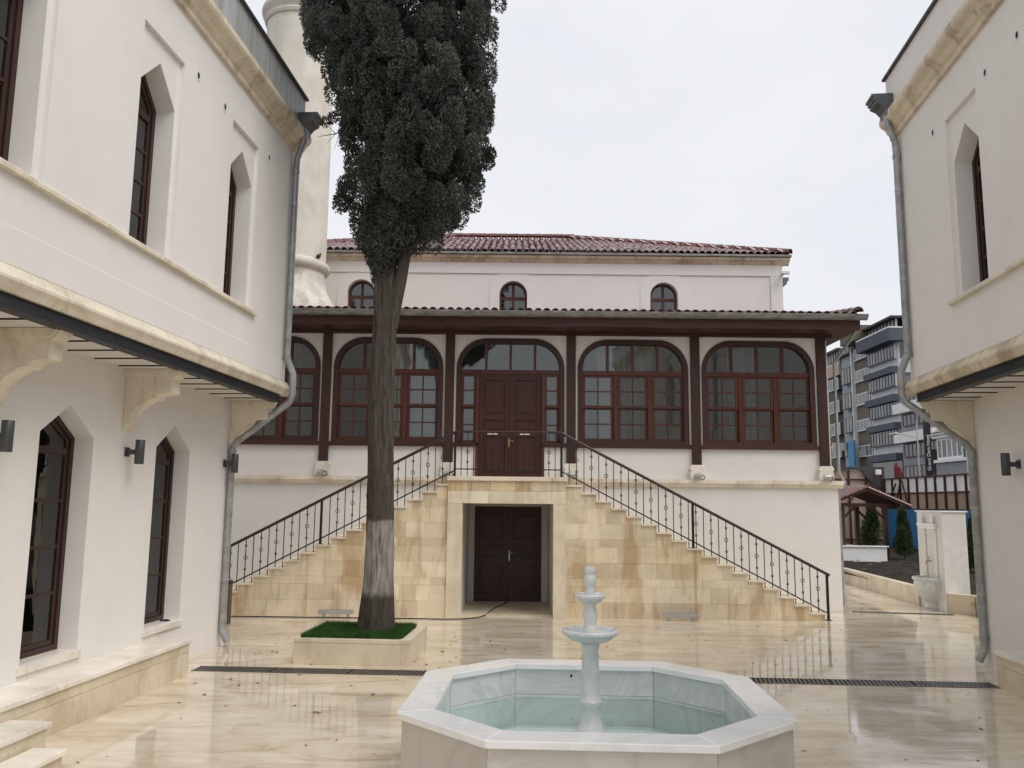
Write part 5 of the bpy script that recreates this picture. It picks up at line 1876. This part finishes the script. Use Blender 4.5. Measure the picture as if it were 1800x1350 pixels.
# ------------------------------------------------------------------ apartment blocks in the street behind
def block(name, label, X, Y0, Y1, depth, ztop, wall, rows, frame, spans, bands=(), glass=(0.5,), bay=0.0, roof=None, fw=.10):
    """Facade in the plane x = X facing the courtyard; rows = window strips (z0,z1); spans = [(ya,yb,panes)]"""
    root = thing(name, label, "building", (X, Y0, 0))
    L = Y1 - Y0
    bx("wall", wall, root, 0, depth, 0, L, 0, ztop)
    for (z0, z1, m_, out) in bands:
        bx("band", m_, root, -out, -.002, .02, L - .02, z0, z1)
    for (z0, z1) in rows:
        for (ya, yb, n) in spans:
            out = bay + .06
            f_ = MB()
            f_.box(-out, -out + .08, ya, yb, z0, z0 + fw)
            f_.box(-out, -out + .08, ya, yb, z1 - fw, z1)
            w = (yb - ya) / n
            for k in range(n + 1):
                yc = min(max(ya + k * w, ya + fw / 2), yb - fw / 2)
                f_.box(-out - .002, -out + .08, yc - fw / 2, yc + fw / 2, z0 + fw, z1 - fw)
            wn = f_.build("window", frame, root)
            for k in range(n):
                bx("pane", FARGLASS_P if random.random() < glass[0] else FARGLASS, wn, -out + .03, -out + .05, ya + k * w + fw / 2, ya + (k + 1) * w - fw / 2, z0 + fw, z1 - fw)
            if bay:
                bx("bay", wall, root, -bay, -.003, ya, yb, z0 - .0, z1)
    if roof:
        bx("roof_edge", roof, root, -.5, depth, -.2, L + .2, ztop, ztop + .35)
    return root


zr = lambda u, vs, X=42.0: [at_x(u, v, X).z for v in vs]
# dark block with white windows
r1 = zr(1466, (688, 668, 728, 707, 767, 746, 806, 785))
block("apartment_block", "dark grey apartment block with white-framed corner windows beside the porch post", 42.6, 105.6, 114, 9, 20.4, APG["dark"],
      [(r1[i], r1[i + 1]) for i in (0, 2, 4, 6)], WHITEP, [(.1, 3.6, 4)], [(18.9, 20.4, APG["salmon"], .8)], (.35,), .9)
pen = thing("rooftop_room", "glazed white-framed rooftop room above the salmon band of the dark block", "roof room", (42.0, 105.7, 20.45))
bx("glazing_back", FARGLASS, pen, .1, 3, 0, 6, 0, 1.6)
for k in range(8):
    bx("frame_post", WHITEP, pen, -.05, .08, k * .8, k * .8 + .1, 0, 1.6)
bx("frame_rail", WHITEP, pen, -.055, .085, 0, 6, 0, .12)
bx("roof", APG["roofdark"], pen, -.4, 3.2, -.3, 6.3, 1.6, 1.9)
# pale blue-grey block
r2 = zr(1494, (676, 647, 720, 692, 762, 735, 804, 778))
block("apartment_block", "narrow pale blue-grey apartment block with projecting bays between the dark and brown blocks", 42.1, 101.0, 105.5, 9, 20.9, APG["bluegrey"],
      [(r2[i], r2[i + 1]) for i in (0, 2, 4, 6)] + [(20.95, 21.9)], LAMPM, [(.15, 2.9, 3)], [], (.45,), .7, APG["roofdark"])
# brown block
r3 = zr(1524, (629, 608, 669, 648, 711, 690, 757, 737, 803, 783))
bb = block("apartment_block", "brown apartment block with heavy brown roof slab beside the slate-banded block", 41.9, 96.2, 100.9, 9, 21.6, APG["brown"],
           [(r3[i], r3[i + 1]) for i in range(0, 10, 2)], WHITEP, [(.15, 4.2, 4)], [], (.75,), .25)
bx("roof_slab", APG["brown"], bb, -1.6, 8, -.2, 4.9, 21.62, 23.3)
bx("party_wall", WHITEP, bb, -.45, .0, 4.66, 4.9, 0, 21.6)
# slate and pale grey block with long window strips, nearest corner to the garden
b4a = zr(1560, (638, 614, 686, 663, 735, 712, 785, 759))
b4s = zr(1560, (663, 652, 712, 700, 759, 748, 812, 800))
blk = block("apartment_block", "large apartment block with pale grey and slate bands and long window strips", 41.6, 88.9, 96.1, 10, 19.9, APG["pale"],
            [(b4a[i], b4a[i + 1]) for i in (0, 2, 4, 6)], BEAM, [(.15, 6.9, 9)],
            [(b4s[i], b4s[i + 1], APG["slate"], .75) for i in (0, 2, 4, 6)] + [(b4s[6] - 2.6, b4s[6] - .05, FARGLASS, .1)], (.55,), .35)
# near end of that block, facing the garden
for i in (0, 2, 4, 6):
    z0, z1 = b4a[i], b4a[i + 1]
    MB().box(.1, .2, -.08, -.002, z0, z1).box(4.0, 4.1, -.08, -.002, z0, z1).build("end_window", WHITEP, blk)
    bx("end_pane", FARGLASS, blk, .2, 4.0, -.05, -.001, z0, z1)
bal = thing("roof_balcony", "slate blue roof terrace with white rail on top of the banded block", "balcony", (41.6, 88.9, 19.9))
m_ = MB()
m_.box(-1.3, -1.1, -1.0, 7.6, 0, 1.35)
m_.box(-1.1, 6, -1.0, -.8, 0, 1.35)
m_.box(-1.1, 6, -.8, 7.6, 0, .15)
m_.build("parapet", APG["slate"], bal)
m_ = MB()
m_.box(-1.3, -1.2, -1.0, 7.6, 1.36, 1.5)
m_.box(-1.2, 6, -1.0, -.9, 1.36, 1.5)
m_.build("rail", WHITEP, bal)
for k in range(9):
    bx("glazing_bar", WHITEP, bal, .0, .1, k * .85, k * .85 + .12, .16, 2.6)
bx("glazing", FARGLASS_P, bal, .12, .2, 0, 6.9, .16, 2.6)
bx("roof", APG["roofdark"], bal, -.7, 8, -.4, 7.2, 2.61, 2.85)
# beige tower behind
block("apartment_block", "plain beige building top showing above the banded block", 52, 88, 103, 12, 25.6, APG["beige"], [], WHITEP, [])
# setback block with balconies, right of the corner
r5 = zr(1625, (742, 720, 800, 775, 850, 815), 40.0)
blk = block("apartment_block", "brownish block with white balcony fronts behind the hotel sign", 40.5, 78.5, 86.5, 10, 15.5, APG["grey"],
            [(r5[1] + 1.2, r5[1] + 3.2), (r5[0], r5[1]), (r5[2], r5[3]), (r5[4], r5[5])], HFRAME, [(.5, 7.4, 8)],
            [(r5[1] + .1, r5[1] + 1.1, WHITEP, .9), (r5[3] + .1, r5[3] + 1.1, WHITEP, .9)], (.2,), .1)
# grey boarded house with white windows
gh = block("town_house", "grey boarded house with white bay windows next to the hotel sign", 34.5, 58.5, 67.0, 9, 8.4, APG["grey"],
           [(5.95, 7.6), (2.6, 4.4)], WHITEP, [(.4, 4.0, 4), (4.4, 8.2, 5)], [(5.7, 5.93, WHITEP, .75), (7.62, 7.85, WHITEP, .75), (4.6, 5.69, APG["grey"], .55)], (.15,), .5, None, .16)
m_ = MB()
m_.prism([(-.9, 7.86), (9, 7.86), (9, 11.0), (3.2, 11.0)], -.3, 8.8, lambda p, q, d: (p, d, q))
m_.build("slate_roof", APG["grey"], gh)
for k in range(7):
    z = 8.1 + k * .42
    x = -.9 + (z - 7.86) / 3.14 * 4.1
    bx("roof_board", APG["slate"], gh, x - .05, x + .4, -.32, 8.82, z - .02, z + .05)
for k in (5.6, 7.2):
    bx("red_column", RED, gh, -.62, -.5, k, k + .35, 2.2, 4.5)
# hotel sign
sg = thing("hotel_sign", "tall black vertical hotel sign with white lettering running upwards", "sign", (36.15, 72.6, 0))
bx("board", SIGNBLACK, sg, -.29, .29, -.1, .1, 4.4, 9.6, bevel=.02)
cu = bpy.data.curves.new("sign_lettering", 'FONT')
cu.body = "Grand Dem Hotel"
cu.size = .42
cu.align_x = 'CENTER'
cu.align_y = 'CENTER'
cu.extrude = .01
tx = bpy.data.objects.new("sign_lettering", cu)
col.objects.link(tx)
dg = bpy.context.evaluated_depsgraph_get()
me_t = bpy.data.meshes.new_from_object(tx.evaluated_get(dg))
bpy.data.objects.remove(tx)
me_t.materials.clear()
me_t.materials.append(WHITEP)
# the letters face the courtyard and read upwards
lt = link("lettering", me_t, sg, loc=(0, -.115, 6.9))
lt.rotation_euler = Matrix(((0, -1, 0), (0, 0, -1), (1, 0, 0))).to_euler()
bx("lower_board", SIGNBLACK, sg, .34, 1.3, -.05, .1, 5.0, 7.2)
bx("awning", WHITEP, sg, .2, 1.9, -.9, .1, 4.35, 4.65)
# blue banner and white sign board far left of the street
t = bx("street_banner", SIGNBLUE, None, -.1, .1, -.85, .85, 6.9, 10.0, label="tall plain light blue banner on the pale blue-grey block", category="banner")
t.location = (40.6, 99.8, 0)
t = thing("street_sign_board", "plain white sign board on a pole beside the dark block", "sign", (39.5, 103.6, 0))
bx("board", WHITEP, t, .3, 1.75, -.1, .1, 9.05, 10.0)
MB().tube([(0.2, -1.2, 9.8), (.2, -2.4, 8.4)], .06, 6).build("arm", ALU, t)
MB().tube([(.2, 1.0, 0), (.2, 1.0, 11)], .09, 8).build("pole", ALU, t)
sl = thing("street_lamp", "slim curved-arm street lamp before the banded block", "lamp", (35.0, 72.0, 0))
MB().tube([(0, 0, 0), (0, 0, 9.6)], [.09, .05], 8).build("pole", ALU, sl, 40)
MB().tube([(0, 0, 8.1), (-.2, 1.6, 8.5), (-.3, 3.2, 8.75)], .05, 6).build("arm", ALU, sl, 40)
MB().box(-.5, -.15, 3.1, 4.4, 8.68, 8.86).build("lamp_head", ALU, sl, bevel=.05)
t = MB().tube([(0, 0, 0), (0, 0, 12)], [.16, .13], 10).build("utility_pole", ALU, None, 40, label="thick grey pole in front of the grey boarded house", category="pole")
t.location = (27.6, 50.5, 0)

# ------------------------------------------------------------------ bits of leaf litter on the wet paving
lit = MB()
for k in range(260):
    y_ = 5.2 + 12.5 * rng.random() ** 1.3
    x = rng.uniform(-4.2, 6.2)
    if rng.random() < .4:
        x, y_ = rng.normal(-.6, 1.3), rng.normal(12.6, 1.2)
    n_ = rng.integers(4, 7)
    r_ = rng.uniform(.006, .022)
    a0_ = rng.uniform(0, 6.28)
    o = len(lit.v)
    for j in range(n_):
        a_ = 2 * math.pi * j / n_
        px_, py_ = r_ * 1.9 * math.cos(a_) * rng.uniform(.6, 1.2), r_ * math.sin(a_) * rng.uniform(.5, 1.2)
        lit.v.append((x + px_ * math.cos(a0_) - py_ * math.sin(a0_), y_ + px_ * math.sin(a0_) + py_ * math.cos(a0_), .002 + rng.uniform(0, .008)))
    lit.f.append(tuple(range(o, o + n_)))
lm = bpy.data.meshes.new("leaf_litter")
lm.from_pydata(lit.v, [], lit.f)
lm.materials.append(simple("dead_leaf", (0.10, 0.07, 0.04), 0.7, 0, 0.5, 3))
link("leaf_litter", lm, None, label="tiny brown leaf scraps scattered over the wet paving", category="leaves", kind="stuff")
